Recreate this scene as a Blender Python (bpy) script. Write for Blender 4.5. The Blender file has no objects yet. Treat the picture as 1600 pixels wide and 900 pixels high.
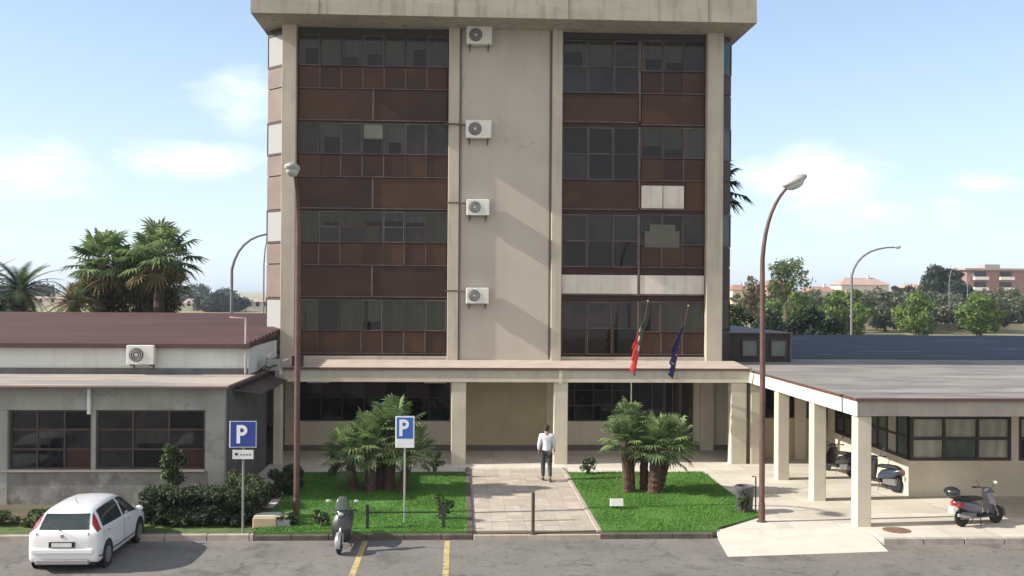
import bpy, math, random
import numpy as np
from mathutils import Vector, Matrix, Euler
R = math.radians
random.seed(7)
rng = np.random.default_rng(11)
scene = bpy.context.scene
col = scene.collection

# ------------------------------------------------------------------ camera
cam_d = bpy.data.cameras.new('camera'); cam = bpy.data.objects.new('camera', cam_d); col.objects.link(cam)
cam_d.lens = 36; cam_d.sensor_width = 36; cam_d.clip_end = 20000; cam_d.clip_start = 0.1
yaw, pitch, roll = R(2.9), R(0.25), R(0.4)
fwd = Vector((math.sin(yaw)*math.cos(pitch), math.cos(yaw)*math.cos(pitch), math.sin(pitch)))
rgt = Vector((math.cos(yaw), -math.sin(yaw), 0)); upv = rgt.cross(fwd)
r2 = rgt*math.cos(roll)+upv*math.sin(roll); u2 = -rgt*math.sin(roll)+upv*math.cos(roll)
m = Matrix((r2, u2, -fwd)).transposed().to_4x4(); m.translation = (0, 0, 6.0)
cam.matrix_world = m
scene.camera = cam

# ------------------------------------------------------------------ light
SUN_EL, SUN_AZ = R(32), R(5.8)          # the light travels along +X, a little into +Y
sun_dir = Vector((-math.cos(SUN_AZ)*math.cos(SUN_EL), -math.sin(SUN_AZ)*math.cos(SUN_EL), math.sin(SUN_EL)))
sd = bpy.data.lights.new('sun', 'SUN'); sd.energy = 5.0; sd.angle = R(0.6); sd.color = (1.0, .93, .82)
sun = bpy.data.objects.new('sun', sd); col.objects.link(sun)
sun.rotation_euler = sun_dir.to_track_quat('Z', 'Y').to_euler()
world = bpy.data.worlds.new('World'); scene.world = world; world.use_nodes = True
wn = world.node_tree; wn.nodes.clear(); WL = wn.links.new
def wnode(t, **k):
    n = wn.nodes.new(t)
    for a, b in k.items(): setattr(n, a, b)
    return n
sky = wnode('ShaderNodeTexSky', sky_type='NISHITA', sun_disc=False)
sky.sun_elevation = SUN_EL; sky.sun_rotation = math.atan2(sun_dir.x, sun_dir.y)
sky.air_density = 1.0; sky.dust_density = 0.6; sky.ozone_density = 2.0
tc = wnode('ShaderNodeTexCoord')
def wmath(op, a, b=None, c=None):
    n = wnode('ShaderNodeMath', operation=op)
    for i, v in enumerate((a, b, c)):
        if v is None: continue
        if isinstance(v, (int, float)): n.inputs[i].default_value = v
        else: WL(v, n.inputs[i])
    return n.outputs[0]
sep = wnode('ShaderNodeSeparateXYZ'); WL(tc.outputs['Generated'], sep.inputs[0])
dx = wmath('DIVIDE', sep.outputs[0], wmath('MAXIMUM', sep.outputs[1], 0.2))
dz = wmath('DIVIDE', sep.outputs[2], wmath('MAXIMUM', sep.outputs[1], 0.2))
nz = wnode('ShaderNodeTexNoise'); nz.inputs['Scale'].default_value = 9; nz.inputs['Detail'].default_value = 9; nz.inputs['Roughness'].default_value = .62
mp = wnode('ShaderNodeMapping'); mp.inputs['Scale'].default_value = (1, 1, 2.2)
WL(tc.outputs['Generated'], mp.inputs[0]); WL(mp.outputs[0], nz.inputs['Vector'])
mask = None
# cumulus banks: tangent-plane centre and half sizes of each
for cx, cz, sx, sz, a in [(-.215, .178, .055, .030, .85), (-.265, .125, .075, .022, .95), (-.45, .11, .16, .05, .6), (.36, .115, .085, .040, .85),
                          (.52, .112, .05, .014, .7), (.44, .085, .16, .03, .6), (.38, .26, .07, .016, .35), (-.9, .2, .3, .08, .7), (.95, .22, .3, .08, .7), (-.36, .30, .07, .02, .3)]:
    ex = wmath('POWER', wmath('DIVIDE', wmath('SUBTRACT', dx, cx), sx), 2)
    ez = wmath('POWER', wmath('DIVIDE', wmath('SUBTRACT', dz, cz), sz), 2)
    g = wmath('MULTIPLY', wmath('EXPONENT', wmath('MULTIPLY', wmath('ADD', ex, ez), -.7)), a)
    mask = g if mask is None else wmath('MAXIMUM', mask, g)
mr = wnode('ShaderNodeMapRange', interpolation_type='SMOOTHSTEP')
mr.inputs['From Min'].default_value = .34; mr.inputs['From Max'].default_value = .98
WL(wmath('ADD', mask, wmath('MULTIPLY', wmath('SUBTRACT', nz.outputs[0], .5), 1.5)), mr.inputs[0])
hz = wmath('MULTIPLY', wmath('EXPONENT', wmath('MULTIPLY', wmath('MAXIMUM', sep.outputs[2], 0), -4.2)), .80)
# unseen bright cloud added over the sky behind the viewer, as front fill
bk = wnode('ShaderNodeMapRange', interpolation_type='SMOOTHSTEP'); bk.inputs[1].default_value = .05; bk.inputs[2].default_value = -.55; bk.inputs[3].default_value = 0; bk.inputs[4].default_value = 1
WL(sep.outputs[1], bk.inputs[0])
hm = wnode('ShaderNodeMix', data_type='RGBA'); WL(hz, hm.inputs['Factor']); WL(sky.outputs[0], hm.inputs[6]); hm.inputs[7].default_value = (4.5, 5.35, 6.5, 1)
cm = wnode('ShaderNodeMix', data_type='RGBA'); WL(wmath('MULTIPLY', mr.outputs[0], .72), cm.inputs['Factor']); WL(hm.outputs[2], cm.inputs[6]); cm.inputs[7].default_value = (6.7, 7.0, 7.4, 1)
bm = wnode('ShaderNodeMix', data_type='RGBA'); WL(wmath('MULTIPLY', bk.outputs[0], wmath('MULTIPLY_ADD', nz.outputs[0], 2.4, -.40)), bm.inputs['Factor']); WL(cm.outputs[2], bm.inputs[6]); bm.inputs[7].default_value = (6.3, 6.0, 5.7, 1)
bg = wnode('ShaderNodeBackground'); bg.inputs[1].default_value = .125; WL(bm.outputs[2], bg.inputs[0])
wo = wnode('ShaderNodeOutputWorld'); WL(bg.outputs[0], wo.inputs[0])
scene.view_settings.view_transform = 'Standard'; scene.view_settings.look = 'None'
scene.view_settings.exposure = 0.62; scene.view_settings.gamma = 1; scene.view_settings.use_curve_mapping = False
scene.cycles.max_bounces = 6; scene.cycles.transparent_max_bounces = 8

# ------------------------------------------------------------------ materials
MATS = {}
def mat(name, c1, c2=None, scale=3.0, rough=.8, bump=0.0, metal=0.0, spec=None, streak=0.0, streak_col=None, detail=6, stretch=(1, 1, 1), brick=None, trans=0.0, coat=0.0, lo=.35, hi=.65, speck=None):
    if name in MATS: return MATS[name]
    M = bpy.data.materials.new(name); M.use_nodes = True; nt = M.node_tree; N = nt.nodes; L = nt.links.new
    b = N['Principled BSDF']; b.inputs['Roughness'].default_value = rough; b.inputs['Metallic'].default_value = metal
    if spec is not None: b.inputs['Specular IOR Level'].default_value = spec
    if coat: b.inputs['Coat Weight'].default_value = coat; b.inputs['Coat Roughness'].default_value = .05
    if trans:
        b.inputs['Subsurface Weight'].default_value = 0
    c2 = c2 or tuple(x*.85 for x in c1)
    tcn = N.new('ShaderNodeTexCoord'); mpn = N.new('ShaderNodeMapping'); mpn.inputs['Scale'].default_value = stretch
    L(tcn.outputs['Object'], mpn.inputs[0])
    n = N.new('ShaderNodeTexNoise'); n.inputs['Scale'].default_value = scale; n.inputs['Detail'].default_value = detail; n.inputs['Roughness'].default_value = .62
    L(mpn.outputs[0], n.inputs['Vector'])
    rmp = N.new('ShaderNodeMapRange'); rmp.inputs[1].default_value = lo; rmp.inputs[2].default_value = hi; L(n.outputs[0], rmp.inputs[0])
    mx = N.new('ShaderNodeMix'); mx.data_type = 'RGBA'; L(rmp.outputs[0], mx.inputs['Factor'])
    mx.inputs[6].default_value = (*c1, 1); mx.inputs[7].default_value = (*c2, 1)
    out = mx.outputs[2]
    if speck:
        n2 = N.new('ShaderNodeTexNoise'); n2.inputs['Scale'].default_value = speck[1]; n2.inputs['Detail'].default_value = 3; L(mpn.outputs[0], n2.inputs['Vector'])
        r2_ = N.new('ShaderNodeMapRange'); r2_.inputs[1].default_value = speck[2]; r2_.inputs[2].default_value = speck[2]+.12; L(n2.outputs[0], r2_.inputs[0])
        mm = N.new('ShaderNodeMix'); mm.data_type = 'RGBA'; L(r2_.outputs[0], mm.inputs['Factor']); L(out, mm.inputs[6]); mm.inputs[7].default_value = (*speck[0], 1); out = mm.outputs[2]
    if streak:
        m3 = N.new('ShaderNodeMapping'); m3.inputs['Scale'].default_value = (2.2, 2.2, .16); L(tcn.outputs['Object'], m3.inputs[0])
        n3 = N.new('ShaderNodeTexNoise'); n3.inputs['Scale'].default_value = 1.8; n3.inputs['Detail'].default_value = 5; L(m3.outputs[0], n3.inputs['Vector'])
        r3 = N.new('ShaderNodeMapRange'); r3.inputs[1].default_value = .5; r3.inputs[2].default_value = .72; r3.inputs[4].default_value = streak; L(n3.outputs[0], r3.inputs[0])
        mm = N.new('ShaderNodeMix'); mm.data_type = 'RGBA'; L(r3.outputs[0], mm.inputs['Factor']); L(out, mm.inputs[6])
        mm.inputs[7].default_value = (*(streak_col or tuple(x*.4 for x in c1)), 1); out = mm.outputs[2]
    if brick:   # (w, h, mortar colour, mortar size)
        bt = N.new('ShaderNodeTexBrick'); bt.offset = brick[4] if len(brick) > 4 else .5
        bt.inputs['Scale'].default_value = 1; bt.inputs['Brick Width'].default_value = brick[0]; bt.inputs['Row Height'].default_value = brick[1]
        bt.inputs['Mortar Size'].default_value = brick[3]; bt.inputs['Mortar Smooth'].default_value = .3
        bt.inputs['Color1'].default_value = (1, 1, 1, 1); bt.inputs['Color2'].default_value = (.80, .79, .77, 1); bt.inputs['Mortar'].default_value = (*brick[2], 1)
        L(tcn.outputs['Object'], bt.inputs['Vector'])
        mm = N.new('ShaderNodeMix'); mm.data_type = 'RGBA'; mm.blend_type = 'MULTIPLY'; mm.inputs['Factor'].default_value = 1
        L(out, mm.inputs[6]); L(bt.outputs['Color'], mm.inputs[7]); out = mm.outputs[2]
    L(out, b.inputs['Base Color'])
    if bump:
        bp = N.new('ShaderNodeBump'); bp.inputs['Strength'].default_value = bump; bp.inputs['Distance'].default_value = .03
        L(n.outputs[0], bp.inputs['Height']); L(bp.outputs[0], b.inputs['Normal'])
    if trans:
        tl = N.new('ShaderNodeBsdfTranslucent'); L(out, tl.inputs[0]); ms = N.new('ShaderNodeMixShader'); ms.inputs[0].default_value = trans
        L(b.outputs[0], ms.inputs[1]); L(tl.outputs[0], ms.inputs[2]); L(ms.outputs[0], N['Material Output'].inputs[0])
    MATS[name] = M
    return M

asphalt = mat('asphalt', (.135, .127, .115), (.20, .188, .17), .45, .92, .25, speck=((.09, .085, .08), 6, .58), lo=.3, hi=.7)
paving = mat('path_paving', (.49, .43, .36), (.41, .36, .30), 1.2, .85, .1, brick=(.42, .42, (.75, .72, .68), .014, 0), speck=((.56, .49, .40), 5, .58))
cream_pave = mat('cream_paving', (.65, .61, .535), (.56, .52, .45), .8, .8, .05, brick=(1.2, .6, (.66, .62, .56), .010, 0))
ramp_m = mat('ramp_concrete', (.60, .56, .485), (.52, .485, .42), 1.6, .85, .05)
kerb_m = mat('kerb_stone', (.13, .105, .085), (.07, .06, .05), 3, .9, .2)
pale_kerb = mat('pale_kerb', (.42, .37, .33), (.3, .26, .23), 3, .9, .2)
soil = mat('soil', (.12, .10, .07), (.07, .065, .04), 2, .95, .4)
conc = mat('tower_concrete', (.47, .42, .345), (.39, .35, .29), 1.1, .88, .12, streak=.45, streak_col=(.24, .215, .18))
conc_wall = mat('tower_wall_plaster', (.45, .41, .36), (.41, .37, .33), .7, .9, .05, streak=.12, streak_col=(.28, .25, .215))
parapet_m = mat('parapet_concrete', (.37, .345, .285), (.30, .28, .23), .6, .9, .1, stretch=(1, 1, 3), streak=.75, streak_col=(.19, .18, .15))
cream = mat('cream_plaster', (.58, .53, .43), (.50, .455, .37), 1.0, .85, .04, streak=.22, streak_col=(.42, .36, .28))
tan_wall = mat('tan_wall', (.44, .37, .25), (.38, .32, .215), .9, .88, .05)
fascia_m = mat('fascia_paint', (.46, .44, .365), (.39, .37, .31), 1.0, .85, .04, streak=.25)
fascia_w = mat('fascia_sunlit', (.78, .74, .66), (.68, .64, .56), 1.2, .8, .03, streak=.15, streak_col=(.5, .45, .38))  # lighter fascia tone for the wing's left edge, sunlight put into the colour
trim_b = mat('brown_trim', (.12, .058, .046), (.085, .043, .036), 5, .6)
roof_g = mat('grey_roof', (.24, .222, .20), (.165, .157, .148), .9, .9, .1, stretch=(.45, 1.0, 1), speck=((.29, .265, .24), .8, .55), lo=.42, hi=.58)
roof_blue = mat('blue_roof', (.022, .026, .034), (.034, .042, .058), .5, .75, .1, stretch=(.3, 1.8, 1), speck=((.13, .16, .22), .9, .60))
red_roof = mat('corrugated_red', (.088, .042, .037), (.058, .030, .027), .7, .7, .1, stretch=(.3, 2, 1))
white_wall = mat('white_wall', (.62, .65, .62), (.53, .56, .53), .6, .85, .03, streak=.28, streak_col=(.36, .38, .37))
grey_wall = mat('weathered_wall', (.34, .345, .315), (.27, .275, .25), 1.2, .9, .1, streak=.4, streak_col=(.2, .2, .18))
grey_base = mat('stained_base_wall', (.24, .24, .23), (.15, .145, .14), 2.0, .92, .15, streak=.3, streak_col=(.12, .115, .11))
frame_m = mat('bronze_frame', (.075, .05, .042), (.055, .038, .032), 6, .5, metal=.3)
frame_l = mat('worn_bronze_frame', (.13, .098, .085), (.07, .052, .045), 4, .55, metal=.2)
frame_d = mat('dark_frame', (.022, .016, .013), (.03, .022, .018), 6, .5)
panelA = mat('brown_panel', (.056, .027, .017), (.038, .019, .014), .8, .5, spec=.25, speck=((.072, .032, .018), .9, .55))
panelB = mat('rust_panel', (.070, .033, .018), (.046, .023, .015), .9, .5, spec=.25)
panelC = mat('dark_panel', (.046, .023, .016), (.032, .017, .013), .9, .5, spec=.25)
panelF = mat('sun_glare_panel', (.21, .155, .13), (.15, .11, .095), 1.2, .4)  # lighter than the other panels: sun glare on the left corner put into the colour
white_panel = mat('white_panel', (.60, .56, .50), (.50, .47, .43), 1.4, .6, streak=.3)
def glass(name, c1, c2, pleat=0, rough=.04):
    M = mat(name, tuple(q*.8 for q in c1) if name != 'pale_curtain_glass' else c1, c2, 1.3, rough, spec=.30)
    if pleat:
        nt = M.node_tree; N = nt.nodes; L = nt.links.new; b = N['Principled BSDF']
        w = N.new('ShaderNodeTexWave'); w.inputs['Scale'].default_value = pleat; w.inputs['Distortion'].default_value = 2.5
        t = N.new('ShaderNodeTexCoord'); L(t.outputs['Object'], w.inputs['Vector'])
        src = b.inputs['Base Color'].links[0].from_socket
        mm = N.new('ShaderNodeMix'); mm.data_type = 'RGBA'; mm.blend_type = 'MULTIPLY'; mm.inputs['Factor'].default_value = .18
        L(src, mm.inputs[6]); L(w.outputs['Color'], mm.inputs[7]); L(mm.outputs[2], b.inputs['Base Color'])
    return M
gl_dark = glass('dark_glass', (.016, .015, .016), (.030, .026, .027))
gl_blue = glass('blue_dark_glass', (.012, .014, .020), (.026, .028, .034))
gl_curt = glass('curtained_glass', (.050, .050, .044), (.036, .037, .034), 1.2)
gl_green = glass('green_curtain_glass', (.040, .043, .031), (.026, .029, .022), 1.0)
gl_black = glass('open_window_black', (.004, .004, .004), (.006, .006, .006))
gl_blind = glass('pale_blind', (.17, .19, .15), (.14, .15, .12))
gl_pale = glass('pale_curtain_glass', (.38, .38, .32), (.28, .285, .24), .9)
gl_teal = glass('teal_glass', (.12, .17, .15), (.05, .07, .065), .8)
gl_side = glass('sunlit_side_glass', (.42, .42, .41), (.32, .32, .32), rough=.25)  # bright reflection painted as a pale tone, left corner windows only
ac_w = mat('ac_white', (.66, .66, .62), (.56, .56, .53), 3, .5, streak=.2)
ac_g = mat('ac_grille', (.05, .05, .05), (.09, .09, .09), 8, .5)
dark_metal = mat('dark_metal', (.03, .03, .032), (.045, .043, .042), 8, .45, metal=.4)
pole_brown = mat('pole_brown', (.085, .045, .04), (.13, .075, .065), 2.5, .6, metal=.2)
pole_grey = mat('pole_grey', (.30, .31, .30), (.22, .22, .22), 6, .5, metal=.5)
far_pole = mat('far_pole_grey', (.17, .165, .18), (.12, .12, .13), 6, .6)
galv = mat('galvanised', (.42, .46, .44), (.33, .36, .34), 6, .45, metal=.5)
lamp_glass = mat('lamp_glass', (.45, .48, .46), (.36, .38, .37), 3, .2)
lamp_shell = mat('lamp_shell', (.45, .45, .43), (.3, .3, .28), 3, .4)
white_pl = mat('white_plastic', (.72, .72, .70), (.62, .62, .6), 4, .5)
sign_blue = mat('sign_blue', (.018, .045, .30), (.02, .05, .26), 4, .4)
sign_blue2 = mat('sign_bright_blue', (.03, .13, .50), (.03, .11, .42), 4, .4)
sign_white = mat('sign_white', (.78, .80, .82), (.7, .72, .74), 4, .4)
yellow = mat('yellow_paint', (.60, .43, .12), (.36, .30, .17), 5, .85, speck=((.19, .175, .15), 7, .53))
grass_m = mat('grass', (.095, .235, .035), (.062, .165, .024), .9, .9, .6, speck=((.085, .185, .035), 16, .54), lo=.3, hi=.7)
blade_m = mat('grass_blades', (.12, .275, .042), (.075, .19, .026), .8, .7, trans=.3)
field_m = mat('dry_field', (.40, .35, .20), (.22, .21, .10), .02, .95, .2, speck=((.26, .23, .15), .09, .55))
trunk_m = mat('palm_trunk', (.085, .06, .045), (.045, .032, .026), 5, .95, .6, stretch=(1, 1, 3))
trunk_red = mat('fibrous_trunk', (.12, .062, .045), (.05, .032, .027), 7, .95, .6, stretch=(1, 1, 2))
bark = mat('bark', (.12, .095, .07), (.07, .055, .04), 5, .95, .5)
def leafmat(name, a, b, sc=1.2, tr=.35): return mat(name, a, b, sc, .6, trans=tr, lo=.38, hi=.62, detail=4)
lf_hedge = leafmat('hedge_leaves', (.035, .060, .022), (.020, .038, .016), 1.6)
lf_lt = leafmat('light_leaves', (.13, .20, .045), (.055, .10, .028))
lf_orch = leafmat('orchard_leaves', (.21, .31, .035), (.07, .13, .025), .45)
lf_olive = leafmat('olive_leaves', (.19, .205, .12), (.10, .12, .07), .4)
lf_dark = leafmat('dark_leaves', (.022, .042, .018), (.012, .024, .014), .5)
lf_far = leafmat('far_leaves', (.05, .075, .04), (.03, .05, .035), .2)
lf_palm = leafmat('palm_leaves', (.12, .165, .065), (.055, .09, .035), 1.3)
lf_palm_y = leafmat('dry_palm_leaves', (.24, .19, .07), (.14, .11, .05), 1.5)
lf_fan = leafmat('fan_leaves', (.17, .26, .10), (.08, .135, .048), 1.8)
lf_fan_l = leafmat('pale_fan_leaves', (.26, .34, .13), (.15, .22, .08), 2)
flower = leafmat('pink_flowers', (.5, .3, .26), (.36, .22, .2), 5)
skin_m = mat('skin', (.30, .17, .115), (.27, .15, .10), 5, .6)
hair_m = mat('hair', (.022, .016, .012), (.03, .02, .016), 20, .7)
shirt_m = mat('white_shirt', (.74, .75, .80), (.66, .67, .72), 4, .85, .3)
trous_m = mat('grey_green_trousers', (.045, .062, .062), (.03, .042, .042), 4, .9, .3)
shoe_m = mat('shoe', (.05, .04, .035), None, 4, .6)

def wear(M, scale, width, colr, warp=.35, patch=None):
    nt = M.node_tree; N = nt.nodes; L = nt.links.new; b = N['Principled BSDF']; src = b.inputs['Base Color'].links[0].from_socket
    t = N.new('ShaderNodeTexCoord'); nn = N.new('ShaderNodeTexNoise'); nn.inputs['Scale'].default_value = 1.3; nn.inputs['Detail'].default_value = 5; L(t.outputs['Object'], nn.inputs['Vector'])
    mxv = N.new('ShaderNodeMix'); mxv.data_type = 'VECTOR'; mxv.inputs['Factor'].default_value = warp; L(t.outputs['Object'], mxv.inputs[4]); L(nn.outputs['Color'], mxv.inputs[5])
    vo = N.new('ShaderNodeTexVoronoi'); vo.feature = 'DISTANCE_TO_EDGE'; vo.inputs['Scale'].default_value = scale; L(mxv.outputs[1], vo.inputs['Vector'])
    r_ = N.new('ShaderNodeMapRange'); r_.inputs[1].default_value = 0; r_.inputs[2].default_value = width; r_.inputs[3].default_value = .75; r_.inputs[4].default_value = 0; L(vo.outputs['Distance'], r_.inputs[0])
    n2 = N.new('ShaderNodeTexNoise'); n2.inputs['Scale'].default_value = .5; L(t.outputs['Object'], n2.inputs['Vector']); r3 = N.new('ShaderNodeMapRange'); r3.inputs[1].default_value = .48; r3.inputs[2].default_value = .58; L(n2.outputs[0], r3.inputs[0])
    ml = N.new('ShaderNodeMath'); ml.operation = 'MULTIPLY'; L(r_.outputs[0], ml.inputs[0]); L(r3.outputs[0], ml.inputs[1])
    mm = N.new('ShaderNodeMix'); mm.data_type = 'RGBA'; L(ml.outputs[0], mm.inputs['Factor']); L(src, mm.inputs[6]); mm.inputs[7].default_value = (*colr, 1); out = mm.outputs[2]
    if patch:
        n4 = N.new('ShaderNodeTexNoise'); n4.inputs['Scale'].default_value = patch[1]; n4.inputs['Detail'].default_value = 8; n4.inputs['Roughness'].default_value = .7; L(t.outputs['Object'], n4.inputs['Vector'])
        r4 = N.new('ShaderNodeMapRange'); r4.inputs[1].default_value = patch[2]; r4.inputs[2].default_value = patch[2]+.1; r4.inputs[4].default_value = patch[3]; L(n4.outputs[0], r4.inputs[0])
        m5 = N.new('ShaderNodeMix'); m5.data_type = 'RGBA'; L(r4.outputs[0], m5.inputs['Factor']); L(out, m5.inputs[6]); m5.inputs[7].default_value = (*patch[0], 1); out = m5.outputs[2]
    L(out, b.inputs['Base Color'])
wear(asphalt, .45, .014, (.065, .06, .055), .5, ((.095, .088, .08), .8, .53, .85))
wear(grass_m, .4, .0, (.1, .1, .05), .5, ((.17, .18, .055), 1.3, .57, .55))
wear(blade_m, .4, .0, (.1, .1, .05), .5, ((.20, .22, .06), 1.3, .57, .55))
wear(conc_wall, .22, .004, (.33, .29, .25), .6, ((.36, .32, .28), .6, .60, .4))
wear(grey_base, .5, .01, (.1, .1, .1), .5, ((.36, .36, .34), 1.5, .52, .6))
wear(grey_wall, .25, .006, (.2, .2, .19), .5, ((.24, .235, .21), .8, .56, .5))
wear(cream_pave, .3, .006, (.36, .33, .28), .5, ((.44, .40, .33), .9, .56, .5))
wear(paving, .4, .0, (.3, .3, .3), .5, ((.36, .31, .26), 1.4, .56, .55))
wear(ramp_m, .5, .008, (.45, .41, .35), .5, ((.50, .46, .39), 1.2, .57, .6))
wear(cream, .2, .004, (.40, .36, .29), .5, ((.43, .385, .31), .9, .57, .45))

# ------------------------------------------------------------------ mesh helpers
class MB:
    def __init__(s): s.v = []; s.f = []; s.mi = []; s.mats = []; s.cur = 0
    def use(s, m):
        if m not in s.mats: s.mats.append(m)
        s.cur = s.mats.index(m); return s
    def add(s, vs, fs):
        o = len(s.v); s.v += [tuple(p) for p in vs]
        for f in fs: s.f.append([i+o for i in f]); s.mi.append(s.cur)
        return s
    def box(s, x0, x1, y0, y1, z0, z1, M=None):
        vs = [Vector((x, y, z)) for z in (z0, z1) for y in (y0, y1) for x in (x0, x1)]
        if M is not None: vs = [M @ p for p in vs]
        return s.add(vs, [(0, 2, 3, 1), (4, 5, 7, 6), (0, 1, 5, 4), (2, 6, 7, 3), (0, 4, 6, 2), (1, 3, 7, 5)])
    def cbox(s, x0, x1, y0, y1, z0, z1, c=.02):       # box with chamfered vertical and top edges
        pts = [(x0+c, y0), (x1-c, y0), (x1, y0+c), (x1, y1-c), (x1-c, y1), (x0+c, y1), (x0, y1-c), (x0, y0+c)]
        cx, cy = (x0+x1)/2, (y0+y1)/2
        ins = [(px+(c if px < cx else -c), py+(c if py < cy else -c)) for px, py in pts]
        vs = [(px, py, z0) for px, py in pts]+[(px, py, z1-c) for px, py in pts]+[(px, py, z1) for px, py in ins]
        fs = [tuple(range(7, -1, -1)), tuple(range(16, 24))]
        for k in (0, 8):
            for i in range(8): j = (i+1) % 8; fs.append((k+i, k+j, k+8+j, k+8+i))
        return s.add(vs, fs)
    def prism(s, pts, z0, z1):
        n = len(pts); vs = [(p[0], p[1], z0) for p in pts]+[(p[0], p[1], z1) for p in pts]
        fs = [tuple(range(n-1, -1, -1)), tuple(range(n, 2*n))]+[(i, (i+1) % n, n+(i+1) % n, n+i) for i in range(n)]
        return s.add(vs, fs)
    def tube(s, pts, rad, seg=8, cap=True):
        pts = [Vector(p) for p in pts]; n = len(pts)
        rad = [rad]*n if isinstance(rad, (int, float)) else rad
        vs = []; prev = None
        for i, p in enumerate(pts):
            d = (pts[min(i+1, n-1)]-pts[max(i-1, 0)]).normalized()
            a = prev if prev else (Vector((1, 0, 0)) if abs(d.x) < .9 else Vector((0, 1, 0)))
            a = (a-d*a.dot(d)).normalized(); b = d.cross(a); prev = a
            for k in range(seg):
                t = 2*math.pi*k/seg; vs.append(p+(a*math.cos(t)+b*math.sin(t))*rad[i])
        fs = [(i*seg+k, i*seg+(k+1) % seg, (i+1)*seg+(k+1) % seg, (i+1)*seg+k) for i in range(n-1) for k in range(seg)]
        if cap: fs += [tuple(range(seg-1, -1, -1)), tuple(range((n-1)*seg, n*seg))]
        return s.add(vs, fs)
    def lathe(s, prof, c, axis='z', seg=16):
        vs = []
        for r, h in prof:
            for k in range(seg):
                t = 2*math.pi*k/seg; a, b = r*math.cos(t), r*math.sin(t)
                p = {'z': (a, b, h), 'x': (h, a, b), 'y': (b, h, a)}[axis]
                vs.append((c[0]+p[0], c[1]+p[1], c[2]+p[2]))
        n = len(prof)
        fs = [(i*seg+k, i*seg+(k+1) % seg, (i+1)*seg+(k+1) % seg, (i+1)*seg+k) for i in range(n-1) for k in range(seg)]
        fs += [tuple(range(seg-1, -1, -1)), tuple(range((n-1)*seg, n*seg))]
        return s.add(vs, fs)
    def ell(s, c, r, seg=12, rings=7, M=None):
        vs = []; c = Vector(c)
        for i in range(rings+1):
            ph = math.pi*i/rings
            for k in range(seg):
                t = 2*math.pi*k/seg; p = Vector((r[0]*math.sin(ph)*math.cos(t), r[1]*math.sin(ph)*math.sin(t), r[2]*math.cos(ph)))
                vs.append(c+(M @ p if M else p))
        return s.add(vs, [(i*seg+k, (i+1)*seg+k, (i+1)*seg+(k+1) % seg, i*seg+(k+1) % seg) for i in range(rings) for k in range(seg)])
    def build(s, name, m=None, parent=None, smooth=False, loc=None):
        me = bpy.data.meshes.new(name); me.from_pydata(s.v, [], s.f)
        ms = s.mats or [m]
        for q in ms: me.materials.append(q)
        if s.mats: me.polygons.foreach_set('material_index', s.mi)
        if smooth:
            me.polygons.foreach_set('use_smooth', [True]*len(me.polygons))
            me.set_sharp_from_angle(angle=R(38))
        me.update()
        o = bpy.data.objects.new(name, me); col.objects.link(o)
        if parent: o.parent = parent
        if loc: o.location = loc
        return o
def tag(o, label=None, cat=None, group=None, kind=None):
    if label: o['label'] = label
    if cat: o['category'] = cat
    if group: o['group'] = group
    if kind: o['kind'] = kind
    return o
def thing(name, loc, label, cat, group=None, rz=0):
    o = bpy.data.objects.new(name, None); col.objects.link(o); o.location = loc; o.rotation_euler[2] = rz; o.empty_display_size = .2
    return tag(o, label, cat, group)
def copy_tree(o, parent=None):
    c = o.copy(); col.objects.link(c); c.parent = parent
    for ch in o.children: copy_tree(ch, c)
    return c
def rehome(root):            # parts were modelled in world coordinates: keep them there
    for ch in root.children: ch.location = ch.location - root.location
def cards(name, m, P, N_, size, parent=None, aspect=1.0, mats=None, midx=None):
    """many small leaf faces (rhombs bent at the midrib); P positions, N_ normals"""
    n = len(P); size = np.broadcast_to(size, (n,))[:, None]
    N_ = N_/np.linalg.norm(N_, axis=1, keepdims=True)
    a = rng.normal(size=(n, 3)); a -= N_*(a*N_).sum(1, keepdims=True); a /= np.linalg.norm(a, axis=1, keepdims=True)
    b = np.cross(N_, a)
    V = np.stack([P-a*size*aspect, P-b*size*.45+N_*size*.12, P+a*size*aspect, P+b*size*.45+N_*size*.12], 1).reshape(-1, 3)
    me = bpy.data.meshes.new(name); me.vertices.add(4*n); me.vertices.foreach_set('co', V.ravel())
    me.loops.add(4*n); me.loops.foreach_set('vertex_index', np.arange(4*n)); me.polygons.add(n)
    me.polygons.foreach_set('loop_start', np.arange(n)*4); me.polygons.foreach_set('loop_total', np.full(n, 4))
    for q in (mats or [m]): me.materials.append(q)
    if midx is not None: me.polygons.foreach_set('material_index', midx)
    me.update(calc_edges=True)
    o = bpy.data.objects.new(name, me); col.objects.link(o)
    if parent: o.parent = parent
    return o
def blobs(n, bl, shell=.55):
    """points spread in ellipsoid clumps (cx,cy,cz,rx,ry,rz)"""
    w = np.array([b[3]*b[4]*b[5] for b in bl])**.7; w /= w.sum(); k = rng.choice(len(bl), n, p=w); B = np.array(bl)[k]
    d = rng.normal(size=(n, 3)); d /= np.linalg.norm(d, axis=1, keepdims=True)
    r = shell+(1-shell)*rng.random(n)**.8; r *= 1+.12*rng.normal(size=n)
    P = B[:, :3]+d*B[:, 3:]*r[:, None]
    return P, d+rng.normal(size=(n, 3))*.7
def clumps(c, r, k, s, seed=0):
    """k small clumps over an ellipsoid of radii r about c, for an uneven outline"""
    rg = np.random.default_rng(seed); out = [(c[0], c[1], c[2], r[0]*.62, r[1]*.62, r[2]*.62)]
    for i in range(k):
        d = rg.normal(size=3); d /= np.linalg.norm(d); q = .55+.45*rg.random(); f = s*(.6+.8*rg.random())
        out.append((c[0]+d[0]*r[0]*q, c[1]+d[1]*r[1]*q, c[2]+d[2]*r[2]*q, f, f, f*.8))
    return out
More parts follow.
